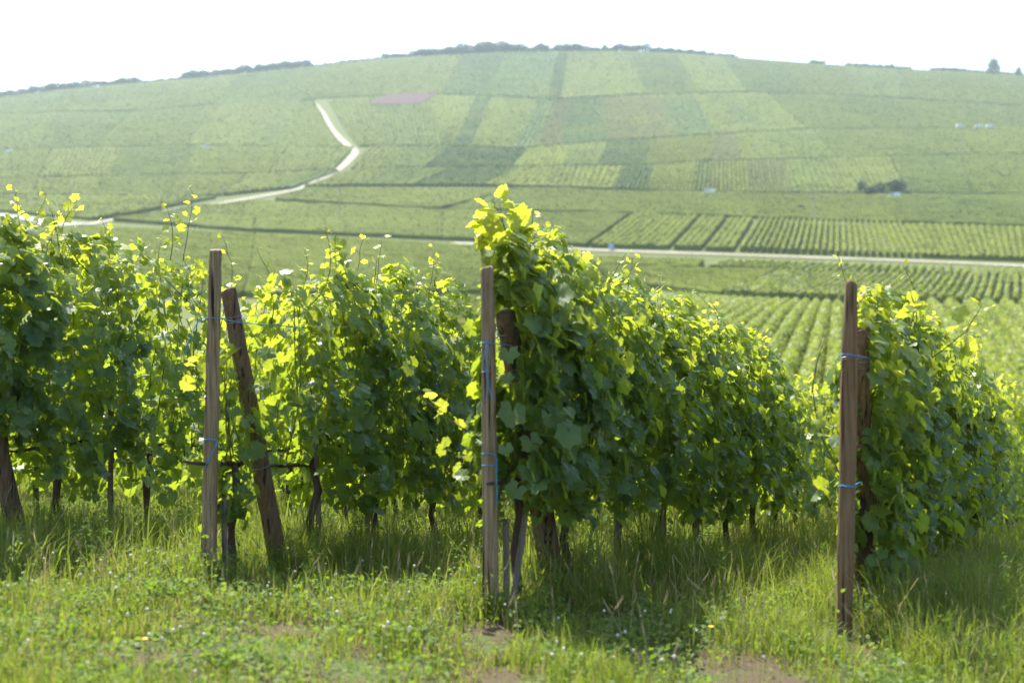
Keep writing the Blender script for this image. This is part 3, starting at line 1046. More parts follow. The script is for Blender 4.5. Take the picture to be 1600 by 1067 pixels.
CLR = [(344, 388, 445, 540), (366, 404, 540, 640), (402, 450, 690, 900)]
THIN = dict(hw=0.2, hb=0.38, young=0.62, nshoot=1)
NEAR = {
    # distance along the row, options
    0: [(0.10, dict(ht=2.08, hb=0.78)), (1.0, dict(ht=2.08, hb=0.56, nshoot=4)), (1.95, dict(ht=2.08, hb=0.5, hw=0.22, n=733)), (2.9, dict(THIN, ht=2.04, hb=0.46, n=451)),
        (3.85, dict(THIN, ht=2.02, n=451)), (4.8, dict(THIN, ht=2.0, n=451)), (5.75, dict(THIN, ht=2.0, n=451))],
    1: [(0.22, dict(ht=1.42, hb=0.32, s0=-0.10, s1=0.26, n=282, hw=0.17, nshoot=0, left=0.6, clear=CLR)), (1.12, dict(n=770, s0=-0.42, ht=1.86, hb=0.55, clear=CLR)), (1.95, dict(ht=2.0, n=1347, hb=0.48)),
        (2.85, dict(ht=2.0, n=1347, hb=0.55)), (3.75, dict(THIN, n=480, ht=1.6)), (4.7, dict(THIN, n=451, ht=1.6)), (5.65, dict(THIN, n=451, ht=1.6))],
    2: [(0.32, dict(ht=1.86, hb=0.6, s0=-0.16, s1=0.5, n=1204, hw=0.28, nshoot=1, size=0.12, left=0.45, clear=[(765, 812, 474, 600)])), (1.1, dict(n=1384, ht=1.98, hb=0.6, hw=0.3, left=0.8)),
        (2.05, dict(n=1347, ht=1.93, hb=0.54)), (3.0, dict(n=1347, ht=1.93, hb=0.56)), (3.95, dict(n=1299, ht=1.92, hb=0.56)), (4.9, dict(n=1299, ht=1.9, hb=0.54)),
        (5.85, dict(n=1263, ht=1.88, hb=0.54)), (6.8, dict(THIN, n=480, ht=1.6)), (7.75, dict(THIN, n=451, ht=1.62)), (8.7, dict(THIN, n=451, ht=1.62))],
    3: [(0.50, dict(ht=1.70, hb=0.30, s0=-0.16, s1=0.5, n=658, hw=0.24, nshoot=2, young=0.42, left=0.15)), (1.3, dict(n=1323, ht=1.84, hb=0.42, left=0.6)), (2.2, dict(n=1347, ht=1.86, hb=0.5)),
        (3.1, dict(n=1347, ht=1.85, hb=0.5)), (4.0, dict(n=1299, ht=1.85)), (4.9, dict(n=1263, ht=1.84)), (5.85, dict(n=1263, ht=1.84)), (6.8, dict(n=1179, ht=1.84)),
        (7.75, dict(THIN, n=480, ht=1.6)), (8.7, dict(THIN, n=451, ht=1.62))],
}
ORD = ['first', 'second', 'third', 'fourth', 'fifth', 'sixth', 'seventh', 'eighth', 'ninth', 'tenth']
VINES = {}
far_protos = []
for k, lst in NEAR.items():
    for q, (s, opt) in enumerate(lst):
        label = 'leafy green grapevine, %s from the near end of the %s' % (ORD[q], ROWNAME[k])
        if q == 0:
            label = {0: 'dark leafy grapevine over the leaning post at the left edge',
                     1: 'short narrow grapevine hanging between the left post and its leaning strut',
                     2: 'tallest grapevine, its shoots rising above the top of the middle post',
                     3: 'sunlit grapevine trailing low beside the right post'}[k]
        v = make_vine(onrow(k, s), 1000 * k + 17 * q + 3, label, 'grapevines in the near rows', **opt)
        VINES[(k, q)] = v
        if opt.get('hw') == 0.2 and q >= 4:
            far_protos.append(v)
# the rows run on downhill: repeats of the thin vines
for k, lst in NEAR.items():
    s = lst[-1][0] + 0.95
    while s < (22 if k in (0, 1) else 34):
        pr = random.choice(far_protos)
        lab = 'distant sunlit grapevine further down the ' + ROWNAME[k]
        copy_thing(pr, onrow(k, s), 0.0, lab, 'distant grapevines of the ' + ROWNAME[k], (1, 1, random.uniform(0.94, 1.04)))
        s += 0.95
# two more rows to the left, seen over and through the left-hand row
for kk, E0 in ((-1, (-5.2, 9.0)), (-2, (-7.05, 9.6))):
    for q in range(14):
        p = np.array(E0) + RD[:2] * (0.3 + 0.95 * q)
        copy_thing(random.choice(far_protos), (p[0], p[1], float(H(p[0], p[1]))), 0.0, 'grapevine in the rows behind the row at the left edge',
                   'grapevines behind the left row', (1, 1, random.uniform(0.98, 1.1)))

# long shoots the photograph shows above and beside the rows


def pix3(px, py, Y):
    return np.array([(px - 800) / F * Y, Y, EYE + (HZ - py) / F * Y])


def add_shoot(key, a, b, seed, **kw):
    v = VINES[key]
    o = np.array(v.location)
    return shoot(v, pix3(*a) - o, pix3(*b) - o, np.random.default_rng(seed), **kw)


add_shoot((2, 0), (790, 440, 7.7), (776, 322, 7.7), 1, leaf=0.163, nleaf=13, start=0.05, tipage=0.95)
add_shoot((2, 0), (812, 450, 7.75), (788, 335, 7.72), 2, leaf=0.143, nleaf=11, start=0.1, tipage=0.9, bend=0.1)
add_shoot((2, 0), (830, 440, 7.8), (800, 372, 7.75), 21, leaf=0.156, nleaf=9, start=0.1, tipage=0.7)
add_shoot((2, 0), (850, 430, 7.9), (815, 352, 7.7), 22, leaf=0.039, nleaf=4, start=0.5)
add_shoot((2, 0), (800, 400, 7.75), (770, 318, 7.7), 31, leaf=0.17, nleaf=9, start=0.35, tipage=1.0)
add_shoot((2, 0), (770, 420, 7.7), (760, 345, 7.65), 32, leaf=0.15, nleaf=9, start=0.2, tipage=0.9)
add_shoot((2, 0), (800, 430, 7.75), (795, 350, 7.7), 33, leaf=0.16, nleaf=9, start=0.2, tipage=0.9)
add_shoot((2, 1), (860, 430, 8.2), (845, 385, 8.1), 34, leaf=0.14, nleaf=8, start=0.2, tipage=0.9)
add_shoot((2, 1), (880, 470, 8.4), (889, 398, 8.3), 3, leaf=0.130, nleaf=8, start=0.2, tipage=1.0)
add_shoot((1, 2), (586, 520, 9.5), (596, 362, 9.5), 4, leaf=0.111, nleaf=6, start=0.5, bend=0.03)
add_shoot((1, 1), (530, 470, 9.2), (532, 366, 9.2), 5, leaf=0.065, nleaf=5, start=0.5, bend=0.02)
add_shoot((1, 1), (428, 510, 8.8), (404, 398, 8.8), 6, leaf=0.065, nleaf=4, start=0.3, bend=0.03)
add_shoot((1, 3), (680, 450, 10.6), (690, 405, 10.5), 7, leaf=0.091, nleaf=7, start=0.2)
add_shoot((0, 1), (140, 420, 9.5), (118, 312, 9.5), 8, leaf=0.150, nleaf=11, start=0.15, tipage=0.95)
add_shoot((0, 1), (70, 400, 9.3), (66, 308, 9.3), 9, leaf=0.091, nleaf=8, start=0.3)
add_shoot((0, 0), (5, 400, 9.1), (2, 318, 9.1), 10, leaf=0.104, nleaf=8, start=0.3)
add_shoot((0, 3), (262, 420, 10.6), (266, 328, 10.6), 11, leaf=0.104, nleaf=10, start=0.2)
add_shoot((0, 3), (285, 410, 10.7), (300, 302, 10.7), 12, leaf=0.091, nleaf=8, start=0.4)
add_shoot((3, 1), (1455, 560, 8.3), (1535, 482, 8.0), 13, leaf=0.130, nleaf=7, start=0.25, bend=0.02, tipage=0.8)
add_shoot((3, 0), (1362, 590, 7.8), (1360, 460, 7.8), 14, leaf=0.058, nleaf=7, start=0.2, bend=0.02)
add_shoot((3, 1), (1430, 520, 8.2), (1425, 458, 8.1), 23, leaf=0.117, nleaf=6, start=0.2)
# side sprigs reaching into the sun beyond the row ends
add_shoot((2, 0), (752, 690, 7.6), (655, 625, 7.5), 15, leaf=0.11, nleaf=9, start=0.2, bend=0.02, tipage=1.0)
add_shoot((2, 0), (745, 740, 7.7), (690, 690, 7.6), 24, leaf=0.12, nleaf=7, start=0.1, bend=0.02, tipage=0.4)
add_shoot((1, 0), (340, 640, 8.2), (292, 570, 8.1), 16, leaf=0.12, nleaf=6, start=0.3, bend=0.02, tipage=1.0)
add_shoot((1, 0), (340, 740, 8.2), (298, 700, 8.1), 17, leaf=0.12, nleaf=5, start=0.3, bend=0.02, tipage=0.35)
add_shoot((3, 0), (1330, 690, 7.5), (1272, 665, 7.5), 18, leaf=0.10, nleaf=7, start=0.2, bend=0.02, tipage=0.75)
add_shoot((3, 0), (1325, 740, 7.5), (1290, 790, 7.45), 19, leaf=0.15, nleaf=6, start=0.2, bend=0.02, tipage=0.3)
add_shoot((3, 0), (1375, 760, 7.7), (1372, 890, 7.6), 20, leaf=0.13, nleaf=10, start=0.1, bend=0.02, tipage=0.6)
# large single leaves close to the middle post
v = VINES[(2, 0)]
mb = MB()
o = np.array(v.location)
spots = [(800, 645, 7.28, 0.165), (795, 552, 7.25, 0.12), (848, 512, 7.35, 0.12), (822, 500, 7.4, 0.11), (830, 690, 7.35, 0.13), (790, 700, 7.2, 0.09), (806, 765, 7.3, 0.12), (850, 600, 7.4, 0.12), (792, 590, 7.2, 0.075)]
pos = np.array([pix3(a, b, c) - o for a, b, c, _ in spots])
nl = len(spots)
leaves(mb, pos, np.tile([0.1, -0.85, 0.45], (nl, 1)) + 0.18 * rng.normal(size=(nl, 3)), np.tile([0.0, -0.3, -1.0], (nl, 1)) + 0.35 * rng.normal(size=(nl, 3)),
       np.array([s[3] for s in spots]), np.full(nl, 0.8), np.full(nl, 0.12))
mb.obj('front_leaves', 'vine_leaf', v, smooth=True)


# ------------------------------------------------------------------ posts, struts, stakes, wires, twine
def post(name, p0, p1, r0, r1, mat, label, cat, group, seed=1, chamfer=0.012, mids=None, below=0.35):
    r = np.random.default_rng(seed)
    p0, p1 = np.asarray(p0, float), np.asarray(p1, float)
    ax = p1 - p0
    L = np.linalg.norm(ax)
    d = ax / L
    n = 26
    ts = np.concatenate([np.linspace(-below / L, 1 - chamfer / L, n), [1 - 0.4 * chamfer / L, 1.0]])
    rad = np.interp(ts, *(mids if mids else ([0, 1], [r0, r1])))
    rad = rad * (1 + 0.018 * r.normal(size=len(ts)))
    rad[-2] *= 0.95
    rad[-1] *= 0.86
    path = p0 + ts[:, None] * ax + np.cumsum(r.normal(size=(len(ts), 3)) * 0.0012, axis=0)
    V, Q, T = tube(path - p0, rad, 22)
    # slight flats and splits round the stem
    nseg = 22
    k = np.arange(len(ts) * nseg) % nseg
    f = 1 + 0.03 * np.sin(k * 2 * np.pi / nseg * 3 + 1) + 0.02 * np.sin(k * 2 * np.pi / nseg * 7)
    C = np.repeat(path - p0, nseg, axis=0)
    V[:len(C)] = C + (V[:len(C)] - C) * f[:, None]
    o = build(name, V, [Q, T], mat, None, p0, True)
    return tag(o, label, cat, group)


def ground_pt(X, Y):
    return np.array([X, Y, float(H(X, Y))])


b1, b2, b3 = ground_pt(-1.706, 8.0), ground_pt(-0.108, 7.3), ground_pt(1.69, 7.25)
t1, t2, t3 = pix3(338, 393, 8.0), pix3(761, 418, 7.3), pix3(1329, 438, 7.25)
post('vineyard_post', b1, t1, 0.045, 0.035, 'post_wood', 'tall round wooden post on the left with blue twine at two heights', 'post', 'row end posts', 1)
post('vineyard_post', b2, t2, 0.043, 0.034, 'post_wood', 'tall straight wooden post in the middle, weathered grey', 'post', 'row end posts', 2)
post('vineyard_post', b3, t3, 0.045, 0.030, 'post_brown', 'tall brown wooden post on the right, tapered at its top', 'post', 'row end posts', 3,
     mids=([0, 0.70, 0.80, 0.985, 1.0], [0.042, 0.044, 0.041, 0.031, 0.030]))
st = {}
for k, (bx, bY, top, r0, r1, lab, mat) in {
    0: (35, 9.05, pix3(-48, 470, 8.6), 0.062, 0.05, 'thick leaning post at the left edge, dark and shaded', 'strut_wood'),
    1: (440, 8.72, pix3(359, 456, 8.24), 0.060, 0.047, 'thick leaning strut post just right of the left post', 'strut_wood'),
    2: (868, 8.28, pix3(788, 490, 7.58), 0.072, 0.056, 'thickest leaning strut post, beside the middle post, bound with wire', 'strut_wood'),
    3: (1352, 7.95, pix3(1346, 516, 7.55), 0.052, 0.046, 'upright strut post right behind the right post', 'post_brown')}.items():
    X = (bx - 800) / F * bY
    b = ground_pt(X, bY)
    st[k] = (b, top, r0, r1)
    post('strut_post', b, top, r0, r1, mat, lab, 'post', 'leaning strut posts', 10 + k, 0.008)


def wire_loops(name, cen, axis, rad, nloop, pitch, label, wr=0.0016):
    axis = axis / np.linalg.norm(axis)
    a1 = np.cross(axis, [0.2, 1, 0.1])
    a1 /= np.linalg.norm(a1)
    a2 = np.cross(axis, a1)
    t = np.linspace(0, 2 * np.pi * nloop, 22 * nloop)
    w = np.sin(t * 0.7) * 0.006
    P = np.cos(t)[:, None] * a1 * rad + np.sin(t)[:, None] * a2 * rad + axis * (t / (2 * np.pi) * pitch + w)[:, None]
    mb = MB()
    mb.tube(P, np.full(len(t), wr), 5)
    return tag(mb.obj(name, 'wire', loc=cen, smooth=True), label, 'wire', 'wire bindings on the posts')


for k, tt, nl, lab in ((1, 0.90, 4, 'grey wire wound round the top of the left leaning strut'), (2, 0.92, 5, 'grey wire wound round the top of the middle leaning strut'),
                       (3, 0.88, 5, 'grey wire wound round the top of the right strut'), (1, 0.40, 2, 'grey wire wound low round the left leaning strut'),
                       (3, 0.62, 3, 'thin wire wound halfway up the right strut')):
    b, tp, r0, r1 = st[k]
    wire_loops('wire_binding', b + (tp - b) * tt, tp - b, r0 + (r1 - r0) * tt + 0.004, nl, 0.011, lab)
for b, tp, tt, rr, lab in ((b1, t1, 0.25, 0.045, 'single wire ring low on the left post'), (b2, t2, 0.70, 0.040, 'single wire ring below the twine on the middle post'),
                           (b2, t2, 0.07, 0.046, 'single wire ring near the foot of the middle post')):
    wire_loops('wire_binding', b + (tp - b) * tt, tp - b, rr, 1, 0.004, lab)
# trellis wires: from the strut tops down each row
for k in (0, 1, 2, 3):
    for hgt, nm in ((1.42, 'upper'), (0.72, 'lower')):
        s = np.linspace(0.25, 24, 60)
        pts = np.array([onrow(k, a) + UP * hgt for a in s])
        kk = np.exp(-0.5 * (np.arange(-6, 7) / 3.0) ** 2)
        kk /= kk.sum()
        pts[:, 2] = np.convolve(np.pad(pts[:, 2], 6, mode='edge'), kk, mode='valid')
        o0 = pts[0].copy()
        mb = MB()
        mb.tube(pts - o0, np.full(len(pts), 0.0014), 4)
        tag(mb.obj('trellis_wire', 'wire', loc=o0), '%s trellis wire running along the %s' % (nm, ROWNAME[k]), 'wire', 'trellis wires')


def twine(name, pts, label, rad=0.0032, fray=True):
    P = np.array([pix3(*p) for p in pts])
    o0 = P[0].copy()
    # smooth interpolation
    n = len(P)
    t = np.linspace(0, n - 1, n * 6)
    Q = np.column_stack([np.interp(t, np.arange(n), P[:, q]) for q in range(3)])
    kk = np.array([1, 2, 3, 2, 1.0])
    kk /= kk.sum()
    Q = np.column_stack([np.convolve(np.pad(Q[:, q], 2, mode='edge'), kk, mode='valid') for q in range(3)])
    mb = MB()
    rad = rad * 0.78
    mb.tube(Q - o0, np.full(len(Q), rad), 6)
    w = np.column_stack([np.sin(np.arange(len(Q)) * 1.3), np.cos(np.arange(len(Q)) * 1.3), np.sin(np.arange(len(Q)) * 0.9)]) * rad * 1.1
    mb.tube(Q - o0 + w, np.full(len(Q), rad * 0.75), 5)
    return tag(mb.obj(name, 'twine', loc=o0, smooth=True), label, 'twine', 'blue twine on the posts')


twine('blue_twine', [(290, 556, 7.93), (294, 535, 7.93), (300, 522, 7.93), (306, 508, 7.93), (313, 499, 7.94), (322, 496, 7.945), (335, 497, 7.95), (348, 498, 7.96), (362, 502, 8.15), (385, 505, 8.3), (430, 508, 8.6), (480, 513, 9.0)],
      'bright blue twine with a loose end hanging left of the left post', 0.0032)
twine('blue_twine', [(317, 688, 7.96), (322, 686.5, 7.945), (331, 686.5, 7.94), (339, 688, 7.95), (339, 694, 7.945), (333, 706, 7.94), (325, 720, 7.94), (318, 735, 7.945)],
      'blue twine tied low round the left post', 0.004)
twine('blue_twine', [(751, 536, 7.28), (760, 535.5, 7.25), (772, 537, 7.27), (785, 538, 7.35), (802, 540, 7.45)], 'blue twine band linking the middle post to its strut', 0.003)
twine('blue_twine', [(761, 536, 7.245), (757, 552, 7.24), (755, 566, 7.24), (758, 578, 7.24), (763, 590, 7.245), (764, 606, 7.245), (770, 625, 7.24)],
      'long loose blue twine end hanging down the middle post', 0.0028)
twine('blue_twine', [(762, 537, 7.245), (765, 552, 7.24), (765, 566, 7.24), (761, 585, 7.24), (763, 605, 7.245), (759, 627, 7.24)], 'shorter loose blue twine end hanging down the middle post', 0.0022)
twine('blue_twine', [(752, 709, 7.28), (760, 708, 7.245), (773, 709, 7.26), (776, 716, 7.27), (776, 740, 7.27), (776, 765, 7.27), (777, 788, 7.28)], 'blue twine tied low on the middle post with a drooping end', 0.0032)
twine('blue_twine', [(752, 727, 7.28), (760, 727, 7.245), (774, 727, 7.26)], 'thin second blue twine band low on the middle post', 0.0026)
twine('blue_twine', [(1304, 569, 7.2), (1309, 560, 7.19), (1314, 553, 7.19), (1325, 553.5, 7.19), (1340, 556, 7.19), (1350, 558, 7.4), (1358, 560, 7.5)], 'pale blue twine near the top of the right post', 0.0026)
twine('blue_twine', [(1309, 760, 7.22), (1314, 758.5, 7.195), (1324, 759.5, 7.19), (1333, 760.5, 7.2), (1337, 757, 7.25), (1346, 752, 7.45)], 'bright blue twine band low on the right post', 0.0042)
wire_loops('wire_binding', (b3 + (t3 - b3) * 0.775), t3 - b3, 0.047, 2, 0.02, 'pale wire twisted round the right post above its twine', 0.0018)

# stakes along the rows
sk = MB()
stake_spots = [(1, 0.12, 0.5, 'thin grey stake close beside the left post'), (1, 1.15, 0.95, 'grey stake standing right of the left leaning strut'), (1, 1.80, 1.0, 'grey stake beside the vine stem in the left row'),
               (2, 0.2, 0.55, 'pale stake close behind the middle post'), (2, 0.13, 0.5, 'dark stake between the middle post and its strut'), (2, 2.0, 1.0, 'weathered stake right of the middle strut'),
               (2, 2.95, 1.0, 'thin dark stake in the middle row'), (2, 3.9, 1.0, 'stake in shadow far along the middle row'), (3, 0.75, 0.9, 'pale stake right of the right strut'),
               (3, 1.3, 1.0, 'short stake under the right row'), (3, 2.3, 1.0, 'reddish stake far right under the right row'), (0, 1.5, 1.2, 'grey stake in the gap of the left edge row'),
               (0, 3.0, 1.1, 'leaning old stake behind the left post')]
for q, (k, s, h, lab) in enumerate(stake_spots):
    b = onrow(k, s, 0.03)
    ln = np.array([random.gauss(0, 0.03), random.gauss(0, 0.03), 0])
    post('vine_stake', b, b + UP * h + ln, 0.019, 0.016, 'stake_wood', lab, 'stake', 'stakes under the vines', 40 + q, 0.006, below=0.15)

# ------------------------------------------------------------------ grass, weeds and flowers
BARE = [(1190, 1085, 0.42, 0.34), (790, 1075, 0.16, 0.18), (768, 1000, 0.20, 0.22), (1318, 1016, 0.17, 0.2), (330, 885, 0.12, 0.06), (465, 985, 0.14, 0.06), (1080, 905, 0.2, 0.1)]
bare = [(*at(a, b, True)[:2], w, d) for a, b, w, d in BARE]


def bare_mask(x, y):
    m = np.zeros_like(x)
    for bx, by, w, d in bare:
        m = np.maximum(m, np.exp(-(((x - bx) / w) ** 2 + ((y - by) / (d * 2)) ** 2)))
    return m


def lateral(x, y):
    """distance to the nearest row line, and position along it"""
    best = np.full(x.shape, 9.0)
    sb = np.zeros_like(x)
    for k, E0 in ENDS.items():
        dx, dy = x - E0[0], y - E0[1]
        s = dx * RD[0] + dy * RD[1]
        l = np.abs(dx * RN[0] + dy * RN[1])
        l = np.where(s < -0.15, np.hypot(l, (s + 0.15) * 1.6), l)
        sb = np.where(l < best, s, sb)
        best = np.minimum(best, l)
    return best, sb


def patch(x, y, a, b, c):
    return 0.5 + 0.25 * (np.sin(x * a + 1.3 * np.sin(y * b) + c) + np.sin(y * a * 1.3 + 1.7 * np.sin(x * b * 1.2) + 2 * c))


def scatter(n, y0, y1, power=1.0):
    y = y0 + (y1 - y0) * rng.random(n) ** power
    x = (rng.random(n) * 2 - 1) * (0.40 * y + 0.4)
    return x, y


def blades(x, y, h, w, tint, age, leanf=0.35):
    n = len(x)
    z = H(x, y)
    a = rng.uniform(0, 2 * np.pi, n)
    d = np.stack([np.cos(a), np.sin(a), np.zeros(n)], -1)
    b = rng.uniform(0, 2 * np.pi, n)
    sd = np.stack([np.cos(b), np.sin(b), np.zeros(n)], -1)
    ln = leanf * np.abs(rng.normal(size=n)) * h
    base = np.stack([x, y, z - 0.01], -1)
    lv = []
    for t, wf in ((0, 1.0), (0.4, 0.9), (0.75, 0.55)):
        c = base + d * (ln * t * t)[:, None] + UP * (h * t * (1 - 0.12 * t))[:, None]
        lv += [c - sd * (w * wf / 2)[:, None], c + sd * (w * wf / 2)[:, None]]
    lv.append(base + d * ln[:, None] + UP * (h * (0.9 - 0.25 * np.clip(ln / h, 0, 1.2)))[:, None])
    V = np.stack(lv, 1).reshape(-1, 3)
    o = (np.arange(n) * 7)[:, None]
    Q = np.concatenate([o + np.array([[0, 1, 3, 2]]), o + np.array([[2, 3, 5, 4]])], 0)
    T = o + np.array([[4, 5, 6]])
    return V, Q, T, np.repeat(tint, 7), np.repeat(age, 7)


mbg = MB()
# mown track and verge in front, taller growth along the rows
n = 250000
ntf = 9500
tx, ty = scatter(ntf, 4.6, 16.5, 1.25)
tu = rng.integers(0, ntf, n)
loose = rng.random(n) < 0.22
x0, y0 = scatter(n, 4.6, 16.5, 1.25)
tr_ = rng.uniform(0.015, 0.05, ntf)[tu]
x = np.where(loose, x0, tx[tu] + rng.normal(size=n) * tr_)
y = np.where(loose, y0, ty[tu] + rng.normal(size=n) * tr_)
th_ = np.exp(rng.normal(size=ntf) * 0.33)[tu]
tt_ = rng.random(ntf)[tu]
td_ = (rng.random(ntf) < 0.10)[tu]
tw_ = np.where(rng.random(ntf) < 0.12, 1.9, 1.0)[tu]
lat, sal = lateral(x, y)
pm = patch(x, y, 2.3, 1.1, 0.4)
keep = rng.random(n) > np.clip(bare_mask(x, y) * 1.1, 0, 0.86)
keep &= rng.random(n) < np.clip(0.35 + 0.9 * pm + (lat < 0.5) * 0.4, 0, 1)
x, y, lat, sal, pm, th_, tt_, td_, tw_ = (v[keep] for v in (x, y, lat, sal, pm, th_, tt_, td_, tw_))
n = len(x)
tall = np.exp(-(lat / 0.42) ** 2) * (0.55 + 0.6 * patch(x, y, 3.1, 1.7, 2.0))
pm2 = patch(x, y, 6.1, 3.7, 1.2)
h = (0.035 + 0.09 * pm + 0.07 * pm2 + 0.12 * tall * smooth01(0.2, 1.1, sal)) * rng.uniform(0.55, 1.5, n)
h *= th_ * (1 - 0.7 * np.clip(bare_mask(x, y), 0, 1))
h *= np.where((y < 7.4) & (np.abs(lat) > 0.3), 0.68, 1.0)
dry = td_ * rng.uniform(0.3, 0.9, n) + (rng.random(n) < 0.08 + 0.16 * patch(x, y, 1.3, 2.1, 3.0)) * rng.uniform(0.4, 1.0, n)
V, Q, T, ti, ag = blades(x, y, h, tw_ * rng.uniform(0.003, 0.0075, n) * (1 + 0.05 * (y - 6)), np.clip(0.75 * tt_ + 0.3 * rng.random(n) + 0.6 * (pm2 - 0.5), 0, 1), np.clip(dry, 0, 1))
mbg.add(V, [Q, T], 0, ti, ag)
# thick tussocks round the posts
tus = [(b1, 0.30, 900, 0.24), (ground_pt(0.12, 7.25), 0.16, 260, 0.12), (ground_pt(1.98, 7.2), 0.2, 800, 0.30), (ground_pt(1.48, 7.1), 0.14, 350, 0.22), (st[1][0], 0.28, 900, 0.36), (st[2][0], 0.30, 700, 0.30), (st[0][0], 0.40, 1500, 0.42),
       (ground_pt(2.25, 7.7), 0.55, 3200, 0.46), (ground_pt(2.6, 7.2), 0.45, 1600, 0.34), (ground_pt(0.95, 9.2), 0.6, 2600, 0.42), (ground_pt(-3.0, 8.0), 0.6, 1800, 0.34),
       (ground_pt(-2.0, 9.4), 0.9, 2600, 0.40), (ground_pt(-0.9, 9.4), 0.7, 1800, 0.34), (ground_pt(1.35, 6.9), 0.35, 1200, 0.26), (ground_pt(1.95, 6.7), 0.5, 1500, 0.28)]
for c, rad, n, hh in tus:
    x = c[0] + rng.normal(size=n) * rad * 0.6
    y = c[1] + rng.normal(size=n) * rad * 0.5
    hh = hh * np.where((np.abs(x - b2[0]) < 0.12) | (np.abs(x - b3[0]) < 0.10), np.where(y < 7.3, 0.25, 1.0), 1.0)
    hh = hh * (1 - 0.7 * np.clip(bare_mask(x, y), 0, 1))
    V, Q, T, ti, ag = blades(x, y, hh * rng.uniform(0.45, 1.25, n), rng.uniform(0.003, 0.0065, n), 0.2 + 0.7 * rng.random(n), (rng.random(n) < 0.1) * 0.8, 0.5)
    mbg.add(V, [Q, T], 0, ti, ag)
# the alleys further back
n = 60000
x, y = scatter(n, 16, 34, 1.2)
V, Q, T, ti, ag = blades(x, y, 0.16 * rng.uniform(0.5, 1.6, n), rng.uniform(0.010, 0.018, n), rng.random(n), (rng.random(n) < 0.1) * 0.8)
mbg.add(V, [Q, T], 0, ti, ag)
tag(mbg.obj('grass', 'grass_blade'), 'long uneven green grass covering the slope around the posts', 'grass', kind='stuff')

# broad-leaved weeds and clover between the grass
mbw = MB()
n = 66000
cx, cy = scatter(900, 4.8, 14, 1.1)
ci = rng.integers(0, 900, n)
x = cx[ci] + rng.normal(size=n) * 0.10
y = cy[ci] + rng.normal(size=n) * 0.10
lat, sal = lateral(x, y)
keep = rng.random(n) > np.clip(bare_mask(x, y) * 1.2, 0, 0.95)
x, y, lat, ci = x[keep], y[keep], lat[keep], ci[keep]
n = len(x)
hw = np.exp(-(lat / 0.45) ** 2)
z = H(x, y) + (0.02 + 0.10 * rng.random(900)[ci] + 0.34 * hw * rng.random(n) * rng.random(900)[ci]) * rng.uniform(0.4, 1.2, n)
szw = rng.uniform(0.011, 0.028, n) * (1 + 0.6 * rng.random(900)[ci])
nr = UP + 0.55 * rng.normal(size=(n, 3))
nr /= np.linalg.norm(nr, axis=1)[:, None]
t1v = np.cross(nr, rng.normal(size=(n, 3)))
t1v /= np.linalg.norm(t1v, axis=1)[:, None]
t2v = np.cross(nr, t1v)
tpl = np.array([(-0.5, 0, 0), (-0.2, 0.3, 0.06), (0.22, 0.28, 0.05), (0.55, 0, -0.08), (0.22, -0.28, 0.05), (-0.2, -0.3, 0.06)])
C = np.stack([x, y, z], -1)
V = C[:, None, :] + szw[:, None, None] * (tpl[None, :, 0, None] * t1v[:, None, :] + tpl[None, :, 1, None] * t2v[:, None, :] + tpl[None, :, 2, None] * nr[:, None, :])
mbw.add(V.reshape(-1, 3), [np.arange(n * 6).reshape(-1, 6)], 0, np.repeat(rng.random(n), 6), np.repeat(np.clip(rng.normal(0.15, 0.2, n), 0, 1), 6))
# upright weeds with many small leaves along the feet of the rows
wst = []
for k in ENDS:
    for q in range(150 if k < 2 else 80):
        sx, lx = rng.uniform(0.3, 10), rng.normal() * 0.3
        p = ENDS[k] + RD[:2] * sx + RN[:2] * lx
        wst.append((p[0], p[1], rng.uniform(0.14, 0.44 if k < 2 else 0.36)))
for cxx, cyy, sd_, nn, hmax in ((2.55, 7.6, 0.35, 70, 0.48), (1.0, 9.3, 0.35, 60, 0.42), (-2.75, 8.3, 0.35, 45, 0.36), (-2.3, 9.6, 0.5, 50, 0.4), (0.1, 9.6, 0.5, 40, 0.3), (2.2, 6.8, 0.3, 30, 0.25)):
    for q in range(nn):
        wst.append((cxx + rng.normal() * sd_, cyy + rng.normal() * sd_, rng.uniform(0.35, 1.0) * hmax))
for (wx, wy, wh) in wst:
    g = ground_pt(wx, wy)
    d = np.array([rng.normal() * 0.12, rng.normal() * 0.12, 1.0]) * wh
    mbw.tube([g, g + d * 0.5, g + d + np.array([rng.normal(), rng.normal(), 0]) * 0.02], [0.0022, 0.0018, 0.001], 4, 0, caps=False)
    nlv = int(24 + 70 * wh)
    tt = rng.uniform(0.12, 1.0, nlv)
    C = g + tt[:, None] * d + rng.normal(size=(nlv, 3)) * (0.045 * (1.15 - tt))[:, None]
    nr = UP + 0.7 * rng.normal(size=(nlv, 3))
    nr /= np.linalg.norm(nr, axis=1)[:, None]
    t1v = np.cross(nr, rng.normal(size=(nlv, 3)))
    t1v /= np.linalg.norm(t1v, axis=1)[:, None]
    t2v = np.cross(nr, t1v)
    sw = rng.uniform(0.012, 0.034, nlv)
    V = C[:, None, :] + sw[:, None, None] * (tpl[None, :, 0, None] * t1v[:, None, :] + 0.6 * tpl[None, :, 1, None] * t2v[:, None, :] + tpl[None, :, 2, None] * nr[:, None, :])
    mbw.add(V.reshape(-1, 3), [np.arange(nlv * 6).reshape(-1, 6)], 0, np.repeat(rng.random(nlv), 6), np.repeat(np.clip(rng.normal(0.1, 0.2, nlv), 0, 1), 6))
tag(mbw.obj('weeds', 'weed_leaf'), 'low broad-leaved weeds and clover growing among the grass', 'weeds', kind='stuff')

